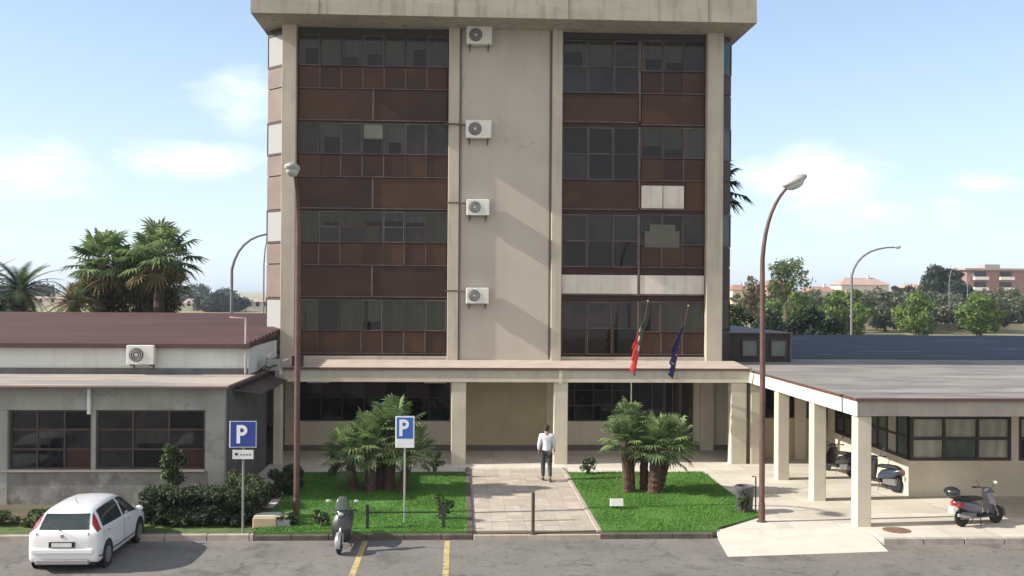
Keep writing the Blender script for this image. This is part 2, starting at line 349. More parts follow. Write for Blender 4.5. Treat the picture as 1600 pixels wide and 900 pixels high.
def struct(mb, name, m, loc=None): return tag(mb.build(name, m, loc=loc), kind='structure')

# ------------------------------------------------------------------ the setting
hw_pale = mat('pale_wall', (.55, .47, .34), (.42, .36, .27), .3, .9)
struct(MB().box(-6000, 6000, -60, 9000, -.6, -.012), 'ground', field_m)
struct(MB().box(-60, 60, -20, 26.2, -.3, 0), 'road', asphalt)
# raised sidewalk block (z .15): left part, path, right part
FR = 24.85
sw = MB(); sw.box(-40, 6.4, FR+.14, 60, -.2, .130); struct(sw, 'terrace_ground', soil)
pv = MB(); pv.box(.36, 3.46, FR+.30, 34.0, .0, .150); struct(pv, 'path', paving)
cp = MB()
cp.box(-5.0, 6.4, 33.2, 39.0, -.1, .146); cp.box(6.41, 40, 25.2, 39.0, -.1, .146); cp.box(10.2, 40, 24.28, 25.2, -.1, .146)
cp.box(-6.4, -5.0, 28.0, 39, -.1, .142)
struct(cp, 'pavement', cream_pave)
st = MB(); st.box(.36, 3.46, FR, FR+.30, 0, .10)
struct(st, 'step', paving)
kb = MB()
for x0, x1 in ((-4.9, .36), (3.46, 6.25)):
    xx = x0
    while xx < x1-.05:
        w = min(.9, x1-xx); kb.cbox(xx, xx+w-.012, FR, FR+.15, -.1, .125, .012); xx += .9
yy = FR+.15
while yy < 33.1:
    kb.cbox(.22, .36, yy, yy+.88, .05, .20, .012); yy += .9
kb.cbox(-4.95, .36, 33.1, 33.22, .05, .19, .012)
struct(kb, 'kerb', kerb_m)
kb = MB(); xx = -40
while xx < -5.5: kb.cbox(xx, xx+.985, FR, FR+.16, -.1, .15, .012); xx += 1
kb.cbox(-5.0, -4.91, FR, FR+.16, -.1, .15, .012)
yy = FR+.05
while yy < 33.1: kb.cbox(3.40, 3.52, yy+.15, yy+1.03, .05, .185, .012); yy += .9
for i in range(28):
    kb.cbox(10.2+i, 11.18+i, 24.12, 24.28, -.1, .152, .012)
struct(kb, 'pale_kerbs', pale_kerb)
rp = MB()
A = [(6.4, 25.21, .148), (10.2, 25.21, .148), (10.05, 23.5, .006), (6.15, 23.1, .006), (6.4, 25.21, -.05), (10.2, 25.21, -.05), (10.05, 23.5, -.05), (6.15, 23.1, -.05)]
rp.add(A, [(0, 3, 2, 1), (3, 7, 6, 2), (0, 4, 7, 3), (1, 2, 6, 5), (4, 5, 6, 7)])
struct(rp, 'ramp', ramp_m)
# slanted right hand boundary of the right lawn
LL = [(-4.9, FR+.15), (.22, FR+.15), (.22, 33.1), (-4.9, 33.1)]
LR = [(3.52, FR+.15), (6.35, FR+.15), (6.5, 25.3), (7.95, 26.6), (7.95, 33.1), (3.52, 33.1)]
struct(MB().prism([(6.35, FR+.16), (6.42, 25.22), (8.0, 25.22), (8.0, 26.6)], .1, .149), 'paved_corner', ramp_m)
def inpoly(x, y, poly):
    c = np.zeros(len(x), bool); n = len(poly)
    for i in range(n):
        x1, y1 = poly[i]; x2, y2 = poly[(i+1) % n]
        if y1 == y2: continue
        c ^= ((y1 > y) != (y2 > y)) & (x < (x2-x1)*(y-y1)/(y2-y1)+x1)
    return c
for nm, poly, lab in (('lawn', LL, None), ('lawn', LR, None)):
    struct(MB().prism(poly, .1, .185), nm, grass_m)
    n = 42000; bb = np.array(poly); x = rng.uniform(bb[:, 0].min(), bb[:, 0].max(), n); y = rng.uniform(bb[:, 1].min(), bb[:, 1].max(), n)
    k = inpoly(x, y, poly); x = x[k]; y = y[k]; n = len(x)
    h = rng.uniform(.02, .06, n)*(1+.5*np.sin(x*2.1)*np.sin(y*1.7)); t = rng.uniform(0, 6.28, n); w = .012
    b = np.stack([x, y, np.full(n, .183)], 1); d = np.stack([np.cos(t)*w, np.sin(t)*w, np.zeros(n)], 1)
    tip = b+np.stack([rng.normal(0, .025, n), rng.normal(0, .025, n), h], 1)
    V = np.stack([b-d, b+d, tip], 1).reshape(-1, 3)
    me = bpy.data.meshes.new('grass'); me.vertices.add(3*n); me.vertices.foreach_set('co', V.ravel()); me.loops.add(3*n)
    me.loops.foreach_set('vertex_index', np.arange(3*n)); me.polygons.add(n); me.polygons.foreach_set('loop_start', np.arange(n)*3); me.polygons.foreach_set('loop_total', np.full(n, 3))
    me.materials.append(blade_m); me.update(calc_edges=True); go = bpy.data.objects.new('grass', me); col.objects.link(go)
    tag(go, 'short bright green grass covering the '+('left lawn with the shaded palm' if poly is LL else 'right lawn with the sunlit palms'), 'grass', kind='stuff')
# dry strip of grass behind the left kerb
struct(MB().box(-40, -4.95, FR+.17, 26.4, .1, .146), 'verge', mat('verge_grass', (.10, .15, .035), (.05, .08, .02), 2.5, .95, .5))
for x0, x1, y0, y1 in ((-2.30, -2.17, 10, 24.75), (-.33, -.20, 10, 24.75)):
    struct(MB().box(x0, x1, y0, y1, -.05, .004), 'parking_line', yellow)
struct(MB().lathe([(.34, 0), (.34, .155)], (10.9, 25.0, 0), seg=20), 'manhole_cover', mat('rust_cover', (.22, .13, .08), (.15, .09, .06), 6, .8))
tag(MB().box(30, 400, 176, 176.3, 0, 1.1).build('boundary_wall', hw_pale), 'long low pale wall behind the orchard trees', 'wall')
struct(MB().box(-400, 400, 186, 196, -.01, .05), 'far_road', mat('far_asphalt', (.30, .27, .26), None, .1, .9))

# ------------------------------------------------------------------ tower
def window(parent, x0, x1, z0, z1, Y, pane_m, cols=1, rows=1, fm=frame_m, t=.035, d=.05, name='window'):
    """facing -Y; the frame stands proud of the glass"""
    f = MB()
    f.box(x0, x1, Y-d, Y, z0, z0+t); f.box(x0, x1, Y-d, Y, z1-t, z1); f.box(x0, x0+t, Y-d, Y, z0+t, z1-t); f.box(x1-t, x1, Y-d, Y, z0+t, z1-t)
    for i in range(1, cols): c = x0+(x1-x0)*i/cols; f.box(c-t*.5, c+t*.5, Y-d, Y, z0+t, z1-t)
    for j in range(1, rows): c = z0+(z1-z0)*j/rows; f.box(x0+t, x1-t, Y-d+.004, Y-.004, c-t*.5, c+t*.5)
    fo = f.build(name, fm, parent)
    p = MB()
    pm = pane_m if isinstance(pane_m, list) else [pane_m]
    for i in range(cols):
        for j in range(rows):
            a, b = x0+(x1-x0)*i/cols, x0+(x1-x0)*(i+1)/cols; c, e = z0+(z1-z0)*j/rows, z0+(z1-z0)*(j+1)/rows
            tl = random.uniform(-.008, .008)
            m_ = pm[(i*rows+j) % len(pm)]
            if m_ in (gl_curt, gl_green) and e-c > .5 and random.random() < .42:      # a blind or curtain only partly drawn
                h_ = c+(e-c)*random.choice([.3, .4, .55]); q_ = random.uniform(.0, .35)*(b-a) if random.random() < .4 else 0
                p.use(gl_black if m_ is not gl_pale else gl_dark).box(a+.012+q_, b-.012, Y-.019, Y-.0155, c+.012, h_)
            p.use(m_).add([(a+.01, Y-.015+tl, c+.01), (b-.01, Y-.015-tl, c+.01), (b-.01, Y-.015-tl, e-.01), (a+.01, Y-.015+tl, e-.01),
                (a+.01, Y-.003, c+.01), (b-.01, Y-.003, c+.01), (b-.01, Y-.003, e-.01), (a+.01, Y-.003, e-.01)], [(0, 1, 2, 3), (7, 6, 5, 4), (0, 4, 5, 1), (1, 5, 6, 2), (2, 6, 7, 3), (3, 7, 4, 0)])
    p.build('pane', None, fo)
    return fo
T = thing('office_tower', (1.8, 42, 0), 'four-storey concrete office block with brown bronze glazing and an overhanging roof', 'building')
parts_before = set(bpy.data.objects)
GY = 37.16
core = MB(); core.prism([(-6.38, 37.2), (-7.03, 37.85), (-7.03, 48), (9.98, 48), (9.98, 37.62), (9.56, 37.2)], 2.95, 15.6)
core.build('core_wall', panelC, T)
MB().box(-.07, 3.28, 36.98, 37.19, 3.4, 15.62).build('wall', conc_wall, T)
for x0, x1 in ((-6.40, -5.90), (-.46, -.07), (3.28, 3.65), (8.95, 9.54)):
    MB().cbox(x0, x1, 36.84, 37.2, 3.4, 15.65, .015).build('pier', conc, T)
# thin groove beside the wall
MB().box(3.19, 3.27, 36.965, 36.98, 3.6, 15.5).build('drain_groove', mat('groove', (.14, .13, .11), None, 3, .9), T)
MB().tube([(-.02, 36.94, 3.6), (-.02, 36.94, 15.5)], .035).build('rain_pipe', mat('pipe_grey', (.20, .185, .165), None, 3, .7), T)
# roof slab
rs = MB(); rs.prism([(-7.22, 35.35), (10.32, 35.35), (10.32, 50), (-7.22, 50)], 15.50, 15.96); rs.build('roof_slab', parapet_m, T)
rs = MB(); rs.prism([(-7.22, 35.39), (10.32, 35.39), (10.32, 50), (-7.22, 50)], 15.96, 17.2); rs.build('parapet', parapet_m, T)
for x in (-4.9, -.25, 3.7, 8.6):
    MB().box(x-.015, x+.015, 35.34, 35.355, 15.52, 15.95).box(x-.0149, x+.0149, 35.38, 35.395, 15.97, 17.19).build('parapet_joint', mat('joint', (.15, .145, .12), None, 3, .9), T)
# bays
TK = [15.28-3.18*k for k in range(4)]
def bay(x0, x1, k, cols, panes, T_):
    w = (x1-x0)/cols
    for i in range(cols):
        pm = panes(k, i)
        window(T, x0+i*w+.01, x0+(i+1)*w-.01, T_-1.16, T_-.03, GY, pm, 1, 2 if isinstance(pm, list) else 1, frame_m if (i+k) % 3 else frame_l)
left_sets = [[gl_curt]*7, [gl_dark, gl_curt, gl_dark, [gl_black, gl_blind], gl_curt, gl_dark, gl_dark], [gl_green, [gl_dark, gl_green], [gl_dark, gl_green], [gl_green, gl_green], [gl_dark, gl_green], [gl_dark, gl_curt], gl_green], [gl_green, gl_black, gl_green, gl_curt, gl_green, gl_green, gl_green]]
for k, t in enumerate(TK):
    bay(-5.86, -.49, k, 7, lambda k, i: left_sets[k][i], t)
    # small spandrel row, in one mesh with its mullions
    for (xa, xb, n) in ((-5.86, -.49, 7), (6.56, 8.92, 3)):
        s = MB(); w = (xb-xa)/n; zb = max(t-1.95, 3.72)
        for i in range(n):
            s.use(random.choice([panelA, panelA, panelB, panelC])).box(xa+i*w+.03, xa+(i+1)*w-.03, GY-.022, GY, zb+.02, t-1.20)
            if i: s.use(frame_l if random.random() < .7 else frame_m).box(xa+i*w-.022, xa+i*w+.022, GY-.05, GY-.001, zb, t-1.19)
        s.use(frame_l).box(xa, xb, GY-.055, GY-.002, zb-.035, zb)
        s.build('small_spandrels', None, T)
        if k < 3:
            s = MB(); z1 = t-2.02; z0 = t-3.10; nb = 2 if n == 7 else 1
            for i in range(nb):
                w2 = (xb-xa)/nb
                s.use(random.choice([panelA, panelA, panelC, panelB])).box(xa+i*w2+.03, xa+(i+1)*w2-.03, GY-.02, GY, z0+.03, z1)
                if i: s.use(frame_l).box(xa+i*w2-.035, xa+i*w2+.03, GY-.05, GY-.001, z0, z1)
            s.use(frame_l).box(xa, xb, GY-.05, GY-.002, z0-.03, z0+.012)
            if not (n == 3 and k in (1, 2)): s.build('wide_spandrel', None, T)
            elif k == 1:
                s = MB(); s.use(panelB).box(8.22, xb-.02, GY-.02, GY, z0+.03, z1); s.build('wide_spandrel', None, T)
                s = MB(); s.use(white_panel).box(xa+.03, 7.37, GY-.05, GY, z0+.12, z1-.14); s.box(7.40, 8.16, GY-.05, GY, z0+.12, z1-.14); s.use(frame_l).box(xa, 8.2, GY-.06, GY-.001, z0+.05, z0+.115); s.use(panelC).box(xa, 8.2, GY-.03, GY-.001, z1-.13, z1)
                tag(s.build('replacement_panel', None, T), 'white replacement panel')
    s = MB().use(panelB if k == 0 else panelA)
    if k in (0, 1):
        s.box(3.68, 6.46, GY-.02, GY, t-3.02, t-2.02 if k else t-2.15); s.use(frame_l).box(3.68, 6.46, GY-.05, GY-.001, t-3.06, t-3.025); s.build('wide_spandrel', None, T)
    bay(6.56, 8.92, k, 3, lambda k, i: [[gl_curt, gl_curt, gl_dark], [gl_green, gl_green, gl_curt], [gl_dark, gl_black, gl_dark], [gl_dark, gl_green, gl_green]][k][i], t)
    # the darker left half: two rows of glass right through the spandrel height
    w = 2.80/3
    for i in range(3):
        window(T, 3.68+i*w+.01, 3.68+(i+1)*w-.01, max(t-1.98, 3.75), t-.06, GY, [random.choice([gl_blue, gl_dark, gl_black]), random.choice([gl_dark, gl_curt, gl_black])] if k < 2 else [gl_black, gl_dark], 1, 2, frame_m if (i+k) % 2 else frame_l)
    MB().box(6.47, 6.54, GY-.08, GY, t-3.0 if k < 3 else 3.6, t-.03).build('mullion', frame_l, T)
s = MB().use(white_panel).box(3.68, 6.46, GY-.06, GY, 5.98, 6.66); s.box(6.56, 8.92, GY-.06, GY, 5.98, 6.66); s.use(frame_l).box(3.66, 8.94, GY-.07, GY-.001, 5.92, 5.975)
tag(s.build('replacement_band', None, T), 'long white replacement panel band')
# light box leaning in a third floor window
s = MB().use(mat('cardboard_grey', (.10, .10, .08), (.085, .085, .07), 3, .8)).box(6.72, 8.0, GY-.058, GY-.052, 7.68, 8.28); s.box(6.9, 7.85, GY-.058, GY-.052, 8.28, 8.52); s.build('window_screen', None, T)
s = MB().use(frame_d)
for a_, b_ in ((-5.9, -.46), (3.65, 8.95)):
    MB().box(a_, b_, GY-.03, GY, 15.27, 15.58).build('head_band', frame_d, T); MB().box(a_, b_, GY-.12, GY, 3.5, 3.68).build('sill_band', conc, T)
# chamfered corner bays
for sx, xa, ya, xb, yb in ((-1, -6.40, 37.17, -7.06, 37.83), (1, 9.57, 37.17, 10.0, 37.60)):
    L_ = math.hypot(xb-xa, yb-ya); ang = math.atan2(yb-ya, xb-xa) if sx > 0 else math.atan2(ya-yb, xa-xb)
    ox, oy = (xa, ya) if sx > 0 else (xb, yb)
    Mx = Matrix.Translation((ox, oy, 0)) @ Matrix.Rotation(ang, 4, 'Z')
    for k, t in enumerate(TK):
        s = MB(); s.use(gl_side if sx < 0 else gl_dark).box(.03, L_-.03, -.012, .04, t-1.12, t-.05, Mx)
        s.use(frame_m).box(0, L_, -.035, .03, t-1.20, t-1.12, Mx); s.box(0, .03, -.035, .03, t-1.12, t, Mx); s.box(L_-.03, L_, -.035, .03, t-1.12, t, Mx); s.box(0, L_, -.035, .03, t-.05, t+.02, Mx)
        s.build('corner_window', None, T)
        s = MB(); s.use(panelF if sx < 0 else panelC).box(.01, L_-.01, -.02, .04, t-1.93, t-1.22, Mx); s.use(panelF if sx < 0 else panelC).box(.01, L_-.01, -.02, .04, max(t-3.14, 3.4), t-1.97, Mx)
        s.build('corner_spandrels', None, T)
# ground floor behind the porch
g = MB().use(cream)
g.box(-6.4, 10.2, 38.0, 38.2, .14, 1.22); g.box(-.34, 3.58, 38.0, 38.2, 1.22, 2.96); g.box(8.75, 10.2, 38.0, 38.2, 1.22, 2.96); g.box(-6.4, -5.9, 38.0, 38.2, 1.22, 2.96)
g.use(tan_wall).box(.0, 3.25, 37.96, 38.0, .15, 2.94)
g.use(cream).box(9.0, 9.5, 37.85, 38.0, .15, 2.95); g.build('ground_floor_wall', None, T)
MB().box(-6.4, 10.2, 37.93, 38.0, .15, .34).build('skirting', mat('skirting', (.14, .12, .11), None, 4, .8), T)
window(T, -5.9, -.34, 1.24, 2.93, 38.08, [gl_black, gl_dark, gl_black, panelC], 7, 2, frame_d)
window(T, 3.6, 6.4, 1.24, 2.93, 38.08, [gl_black, gl_dark], 4, 3, frame_d)
window(T, 6.42, 8.73, .2, 2.93, 37.98, [gl_black, gl_black, gl_dark], 3, 1, frame_m, name='entrance_door')
rehome(T)

# ------------------------------------------------------------------ entrance canopy
C = thing('entrance_canopy', (2, 36, 0), 'long flat entrance canopy on square pillars across the foot of the tower', 'canopy')
c = MB(); c.add([(-6.2, 34.8, 2.95), (10.0, 34.8, 2.95), (10.0, 38.0, 2.95), (-6.2, 38.0, 2.95), (-6.2, 34.8, 3.36), (10.0, 34.8, 3.36), (10.0, 38.0, 3.5), (-6.2, 38.0, 3.5)],
      [(0, 3, 2, 1), (4, 5, 6, 7), (0, 1, 5, 4), (1, 2, 6, 5), (2, 3, 7, 6), (3, 0, 4, 7)])
c.build('slab', fascia_m, C)
MB().box(-6.2, 10.0, 34.775, 34.8, 2.95, 3.06).build('drip_band', cream, C)
c = MB(); c.add([(-6.25, 34.74, 3.36), (10.05, 34.74, 3.36), (10.05, 37.0, 3.47), (-6.25, 37.0, 3.47), (-6.25, 34.74, 3.43), (10.05, 34.74, 3.43), (10.05, 37.0, 3.55), (-6.25, 37.0, 3.55)],
      [(0, 3, 2, 1), (4, 5, 6, 7), (0, 1, 5, 4), (1, 2, 6, 5), (2, 3, 7, 6), (3, 0, 4, 7)])
c.build('roof_edge', trim_b, C)
c = MB(); c.add([(-6.2, 34.80, 3.438), (10.0, 34.80, 3.438), (10.0, 36.98, 3.558), (-6.2, 36.98, 3.558), (-6.2, 34.80, 3.42), (10.0, 34.80, 3.42), (10.0, 36.98, 3.54), (-6.2, 36.98, 3.54)],
      [(0, 1, 2, 3), (4, 7, 6, 5), (0, 4, 5, 1), (1, 5, 6, 2), (2, 6, 7, 3), (3, 7, 4, 0)])
c.build('roof_sheet', mat('pink_roof_sheet', (.46, .38, .33), (.38, .31, .27), 1.5, .85), C)
for x0, x1 in ((-6.25, -5.98), (-.27, .23), (3.22, 3.70), (9.34, 9.89)):
    MB().cbox(x0, x1, 34.83, 35.25, .14, 2.953, .02).build('pillar', cream, C)
MB().box(3.38, 3.50, 34.755, 34.8, 2.9, 3.36).build('downpipe', cream, C)
for x in (-5.2, -1.2):
    MB().box(x, x+.75, 35.3, 35.42, 2.86, 2.95).build('tube_light', mat('tube_fitting', (.5, .5, .46), None, 3, .5), C)
rehome(C)

# ------------------------------------------------------------------ right wing with its portico
wing_fascia = mat('wing_fascia', (.36, .33, .29), (.29, .27, .24), 1.0, .88, .04, streak=.3)  # greyer fascia tone, shade of the wing front put into the colour
W = thing('side_wing', (16, 32, 0), 'low cream wing with flat grey roof and pillared portico right of the tower', 'building')
w = MB(); w.box(10.0, 30, 25.3, 40.5, 2.95, 3.335); w.build('roof_slab', wing_fascia, W)
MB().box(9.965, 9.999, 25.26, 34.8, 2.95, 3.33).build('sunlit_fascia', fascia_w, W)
w = MB(); w.box(9.93, 30, 25.22, 40.5, 3.335, 3.40); w.build('roof_edge', trim_b, W)
MB().box(9.98, 30, 25.30, 40.5, 3.40, 3.408).build('roof_sheet', roof_g, W)
for y in (25.36, 28.56, 31.82): MB().cbox(10.03, 10.40, y, y+.40, .14, 2.952, .02).build('pillar', cream, W)
MB().cbox(10.03, 10.40, 34.83, 35.2, .14, 2.952, .02).build('pillar', cream, W)
MB().cbox(17.9, 18.3, 25.36, 25.76, .14, 2.952, .02).build('pillar', cream, W)
w = MB().use(cream)
w.box(13.1, 30, 29.2, 29.4, .14, 1.18); w.box(13.1, 30, 29.2, 29.4, 2.47, 2.952); w.box(16.14, 16.36, 29.2, 29.4, 1.18, 2.47); w.box(19.4, 19.8, 29.2, 29.4, 1.18, 2.47)
w.box(13.1, 13.3, 29.4, 35.9, .14, 1.18); w.box(13.1, 13.3, 29.4, 35.9, 2.47, 2.952)
w.box(13.12, 13.3, 35.2, 35.9, 1.18, 2.47)
w.build('wall', None, W)
w = MB().use(tan_wall); w.box(10.2, 13.1, 35.9, 36.1, .14, 1.6); w.use(cream).box(11.9, 12.3, 35.8, 35.9, .15, 2.94); w.build('recessed_wall', None, W)
window(W, 10.3, 13.1, 1.6, 2.95, 35.95, [gl_black, gl_dark, gl_teal, gl_black], 3, 1, frame_d)
window(W, 13.13, 16.14, 1.18, 2.47, 29.27, [gl_pale, gl_pale, gl_teal, gl_pale, gl_pale, gl_pale], 3, 2, frame_d, t=.085, d=.07)
window(W, 16.36, 19.4, 1.18, 2.47, 29.27, [gl_dark, gl_pale, gl_dark], 3, 2, frame_d, t=.085, d=.07)
# strip window along the side wall (faces -X)
f = MB().use(frame_d); Xs = 13.13
f.box(Xs-.02, Xs+.06, 29.4, 35.2, 1.18, 1.27); f.box(Xs-.02, Xs+.06, 29.4, 35.2, 2.39, 2.47); f.box(Xs-.02, Xs+.06, 29.4, 35.2, 1.80, 1.86)
for i in range(9): yy = 29.4+i*5.72/8; f.box(Xs-.015, Xs+.058, yy, yy+.08, 1.27, 2.39)
fo = f.build('window', None, W)
p = MB()
for i in range(8): yy = 29.4+i*5.72/8; p.use([gl_teal, gl_pale, gl_teal, gl_teal, gl_dark, gl_curt, gl_curt, gl_dark][i]).box(Xs+.02, Xs+.04, yy+.07, yy+.73, 1.26, 2.4)
p.build('pane', None, fo)
# dark glazed block on the roof and blue roof behind it
w = MB().use(mat('dark_block', (.02, .017, .018), (.03, .024, .024), 2, .7)).box(10.2, 12.60, 38.6, 50, 3.41, 4.50); w.use(frame_l).box(12.60, 12.67, 38.55, 50, 3.41, 4.52); w.box(10.2, 12.7, 38.5, 50, 4.50, 4.54)
w.build('rooftop_room', None, W)
for x in (10.75, 11.85): window(W, x, x+.62, 3.62, 4.25, 38.58, mat('pale_room_glass', (.12, .14, .14), (.09, .12, .12), 3, .1), 1, 1, frame_m)
w = MB(); w.add([(12.7, 40.5, 3.30), (40, 40.5, 3.30), (40, 50, 3.86), (12.7, 50, 3.86), (12.7, 40.5, 3.44), (40, 40.5, 3.44), (40, 50, 4.0), (12.7, 50, 4.0)],
      [(0, 3, 2, 1), (4, 5, 6, 7), (0, 1, 5, 4), (1, 2, 6, 5), (2, 3, 7, 6), (3, 0, 4, 7)])
w.build('blue_roof', roof_blue, W)
w = MB().use(grey_wall).box(12.8, 39.9, 40.7, 49.8, 0, 3.3); w.build('rear_wall', None, W)
rehome(W)

# ------------------------------------------------------------------ left wing
V = thing('annex_building', (-14, 32, 0), 'low grey annex with brown windows and red corrugated upper roof left of the tower', 'building')
v = MB().use(grey_wall)
v.box(-30, -6.45, 28.6, 28.8, 2.70, 3.33); v.box(-12.75, -12.28, 28.55, 28.8, .1, 2.70); v.box(-6.98, -6.45, 28.58, 28.8, .1, 2.70)
v.box(-10.06, -9.94, 28.60, 28.78, 1.06, 2.70)
v.use(mat('shaded_side_wall', (.12, .115, .11), (.08, .075, .07), 1.5, .85)).box(-6.62, -6.45, 28.8, 34.7, .1, 3.33)  # darker copy of the wall, its shade put into the colour
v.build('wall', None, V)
v = MB(); v.box(-30, -6.9, 28.56, 28.8, .1, 1.02); v.build('base_wall', grey_base, V)
v = MB(); v.box(-30, -6.98, 28.50, 28.8, 1.02, 1.07); v.build('sill', mat('sill_stone', (.36, .32, .29), None, 3, .9), V)
v = MB(); v.box(-30, -6.25, 28.15, 32.0, 3.33, 3.375); v.box(-6.5, -6.25, 32.0, 34.6, 3.33, 3.375); v.use(trim_b); v.build('roof_edge', trim_b, V)
v = MB(); v.box(-30, -6.29, 28.19, 32.0, 3.375, 3.415); v.build('roof_sheet', mat('pink_grey_roof', (.40, .34, .30), (.24, .225, .21), .6, .9, .1, stretch=(.4, 2, 1), lo=.42, hi=.58), V)
for x0, x1 in ((-12.26, -10.07), (-9.93, -7.0)):
    window(V, x0, x1, 1.07, 2.70, 28.72, [gl_dark, gl_dark, gl_dark, gl_black, gl_curt, gl_dark, panelC, gl_dark, gl_black], 3, 3, frame_m, t=.05)
window(V, -18, -12.77, 1.07, 2.70, 28.72, [gl_dark, gl_curt], 6, 3, frame_m, t=.05)
window(V, -23, -18.2, 1.07, 2.70, 28.72, [gl_dark, gl_curt], 6, 3, frame_m, t=.05)
v = MB(); v.box(-30, -6.50, 32.0, 32.15, 3.41, 4.30); v.box(-6.62, -6.50, 32.15, 36.8, 3.41, 4.25); v.build('upper_wall', white_wall, V)
MB().box(-30, -6.52, 31.93, 31.998, 3.416, 3.60).build('wall_flashing', mat('bitumen', (.085, .09, .095), (.14, .145, .15), 1.5, .9), V)
v = MB(); v.box(-30, -6.45, 31.85, 31.98, 4.28, 4.37); v.build('gutter', trim_b, V)
# corrugated roof rising to the back, ribs run up the slope's width
v = MB(); n = 44; vs = []; fs = []
for j in range(n+1):
    yv = 31.75+13.25*j/n; zz = 4.36+.60*j/n
    vs += [(-30, yv, zz+(.085 if j % 2 else 0)), (-6.44, yv, zz+(.085 if j % 2 else 0)), (-30, yv, zz-.14), (-6.44, yv, zz-.14)]
for j in range(n): a = 4*j; fs += [(a, a+1, a+5, a+4), (a+2, a+6, a+7, a+3), (a+1, a+3, a+7, a+5), (a, a+4, a+6, a+2)]
fs += [(0, 2, 3, 1), (4*n, 4*n+1, 4*n+3, 4*n+2)]
v.add(vs, fs); v.build('corrugated_roof', red_roof, V)
v = MB(); v.box(-29.8, -6.64, 44.5, 44.8, 0, 4.7); v.build('rear_wall', grey_wall, V)
v = MB(); v.tube([(-9.93-.16, 28.50, 3.36), (-10.09, 28.50, 2.60)], .055); v.build('downpipe', white_pl, V)
v = MB(); v.tube([(-6.56, 31.8, 3.45), (-6.56, 31.8, 5.15), (-7.05, 31.8, 5.17)], .035); v.build('vent_pipe', mat('pink_pipe', (.42, .34, .34), None, 3, .6), V)
# rusty side awning between annex and canopy
v = MB(); v.add([(-6.44, 29.4, 3.16), (-6.44, 34.6, 3.16), (-5.75, 34.6, 2.98), (-5.75, 30.2, 2.98), (-6.44, 29.4, 3.21), (-6.44, 34.6, 3.21), (-5.75, 34.6, 3.03), (-5.75, 30.2, 3.03)],
      [(0, 1, 2, 3), (4, 7, 6, 5), (0, 4, 5, 1), (1, 5, 6, 2), (2, 6, 7, 3), (3, 7, 4, 0)]); v.build('side_awning', mat('dark_awning', (.045, .035, .04), (.09, .065, .055), 3, .8), V)
rehome(V)
def roof_pipes():
    t = thing('roof_pipework', (-6.0, 33.6, 3.42), 'rusty tangle of pipes and boxes between the annex roof and canopy', 'pipework'); r = random.Random(3)
    for i in range(9):
        a = Vector((-6.3+r.uniform(-.1, .35), 33.4+r.uniform(-.6, .9), 3.45)); b = a+Vector((r.uniform(-.3, .5), r.uniform(-.2, .8), r.uniform(-.03, .55)))
        MB().tube([a, (a+b)/2+Vector((0, 0, .1)), b], .025).build('pipe', [frame_l, dark_metal, white_pl][i % 3], t)
    MB().cbox(-6.2, -5.75, 33.2, 33.7, 3.44, 3.78).build('grey_box', grey_wall, t); MB().box(-5.65, -5.3, 34.9, 35.2, 3.46, 3.8).build('dark_box', dark_metal, t); MB().box(-6.02, -5.94, 34.6, 34.68, 3.2, 3.4).build('white_box', white_pl, t)
    rehome(t)
roof_pipes()

# ------------------------------------------------------------------ air conditioners
def ac(x, y, z, wd=.95, ht=.62, label='', side_tube=True):
    t = thing('air_conditioner', (x, y, z), label, 'air conditioner', 'outdoor air conditioning units fixed to the buildings')
    b = MB().cbox(-wd/2, wd/2, -.40, -.06, 0, ht, .02); b.build('casing', ac_w, t)
    g = MB(); cx = -wd*.14; r = ht*.37
    g.lathe([(r, -.412), (r, -.398)], (cx, 0, ht/2), 'y', 20); go = g.build('fan_grille', ac_g, t)
    h = MB(); h.lathe([(r*.25, -.425), (r*.28, -.41)], (cx, 0, ht/2), 'y', 12)
    for q in (.5, .78):
        pts = [(cx+r*q*math.cos(a), -.418, ht/2+r*q*math.sin(a)) for a in np.linspace(0, 2*math.pi, 17)]; h.tube(pts, .008, 4)
    h.build('fan_hub', mat('hub_grey', (.42, .43, .42), None, 3, .5), t)
    for q in (-.36, .36): MB().box(wd*q-.015, wd*q+.015, -.38, .0, -.05, -.002).box(wd*q-.014, wd*q+.014, -.04, .0, -.2, -.045).build('bracket', dark_metal, t)
    if side_tube:
        u = MB().tube([(-wd/2, -.2, ht*.75), (-wd/2-.35, -.22, ht*.8), (-wd/2-.75, -.24, ht*.78)], .03); u.build('pipe', frame_l, t)
    return t
for z, n in ((14.88, 'topmost'), (11.52, 'second from the top'), (8.76, 'third from the top'), (5.60, 'lowest')):
    ac(.62, 36.98, z, .92 if z > 9 else .82, .64 if z > 9 else .56, f'{n} of the four white air conditioners on the tower wall', z < 13)
ac(-9.68, 32.0, 3.74, .82, .58, 'white air conditioner on the annex upper wall under the red roof', False)

# ------------------------------------------------------------------ lamps
def street_lamp(pts, rads, head_dir, head_c, label, m=pole_brown, group='tall brown street lamps', base=True, hs=1.0):
    b = Vector(pts[0]); t = thing('street_lamp', b, label, 'street lamp', group)
    MB().tube([Vector(p)-b for p in pts], rads, 10).build('pole', m, t, True)
    if base: MB().lathe([(.14, 0), (.14, .03), (.09, .05), (.085, .5), (.07, .52)], (0, 0, 0), seg=12).build('base_collar', m, t)
    q = Vector(head_dir).normalized().to_track_quat('X', 'Z').to_matrix()
    c = Vector(head_c)-b
    hs *= 1.0
    s = MB(); s.ell(c+Vector((0, 0, .03)), (.36*hs, .19*hs, .12*hs), 14, 8, q); s.build('lamp_head', lamp_shell, t, True)
    s = MB(); s.ell(c+Vector((0, 0, -.05*hs)), (.27*hs, .155*hs, .14*hs), 14, 8, q); s.build('lamp_glass', lamp_glass, t, True)
    return t
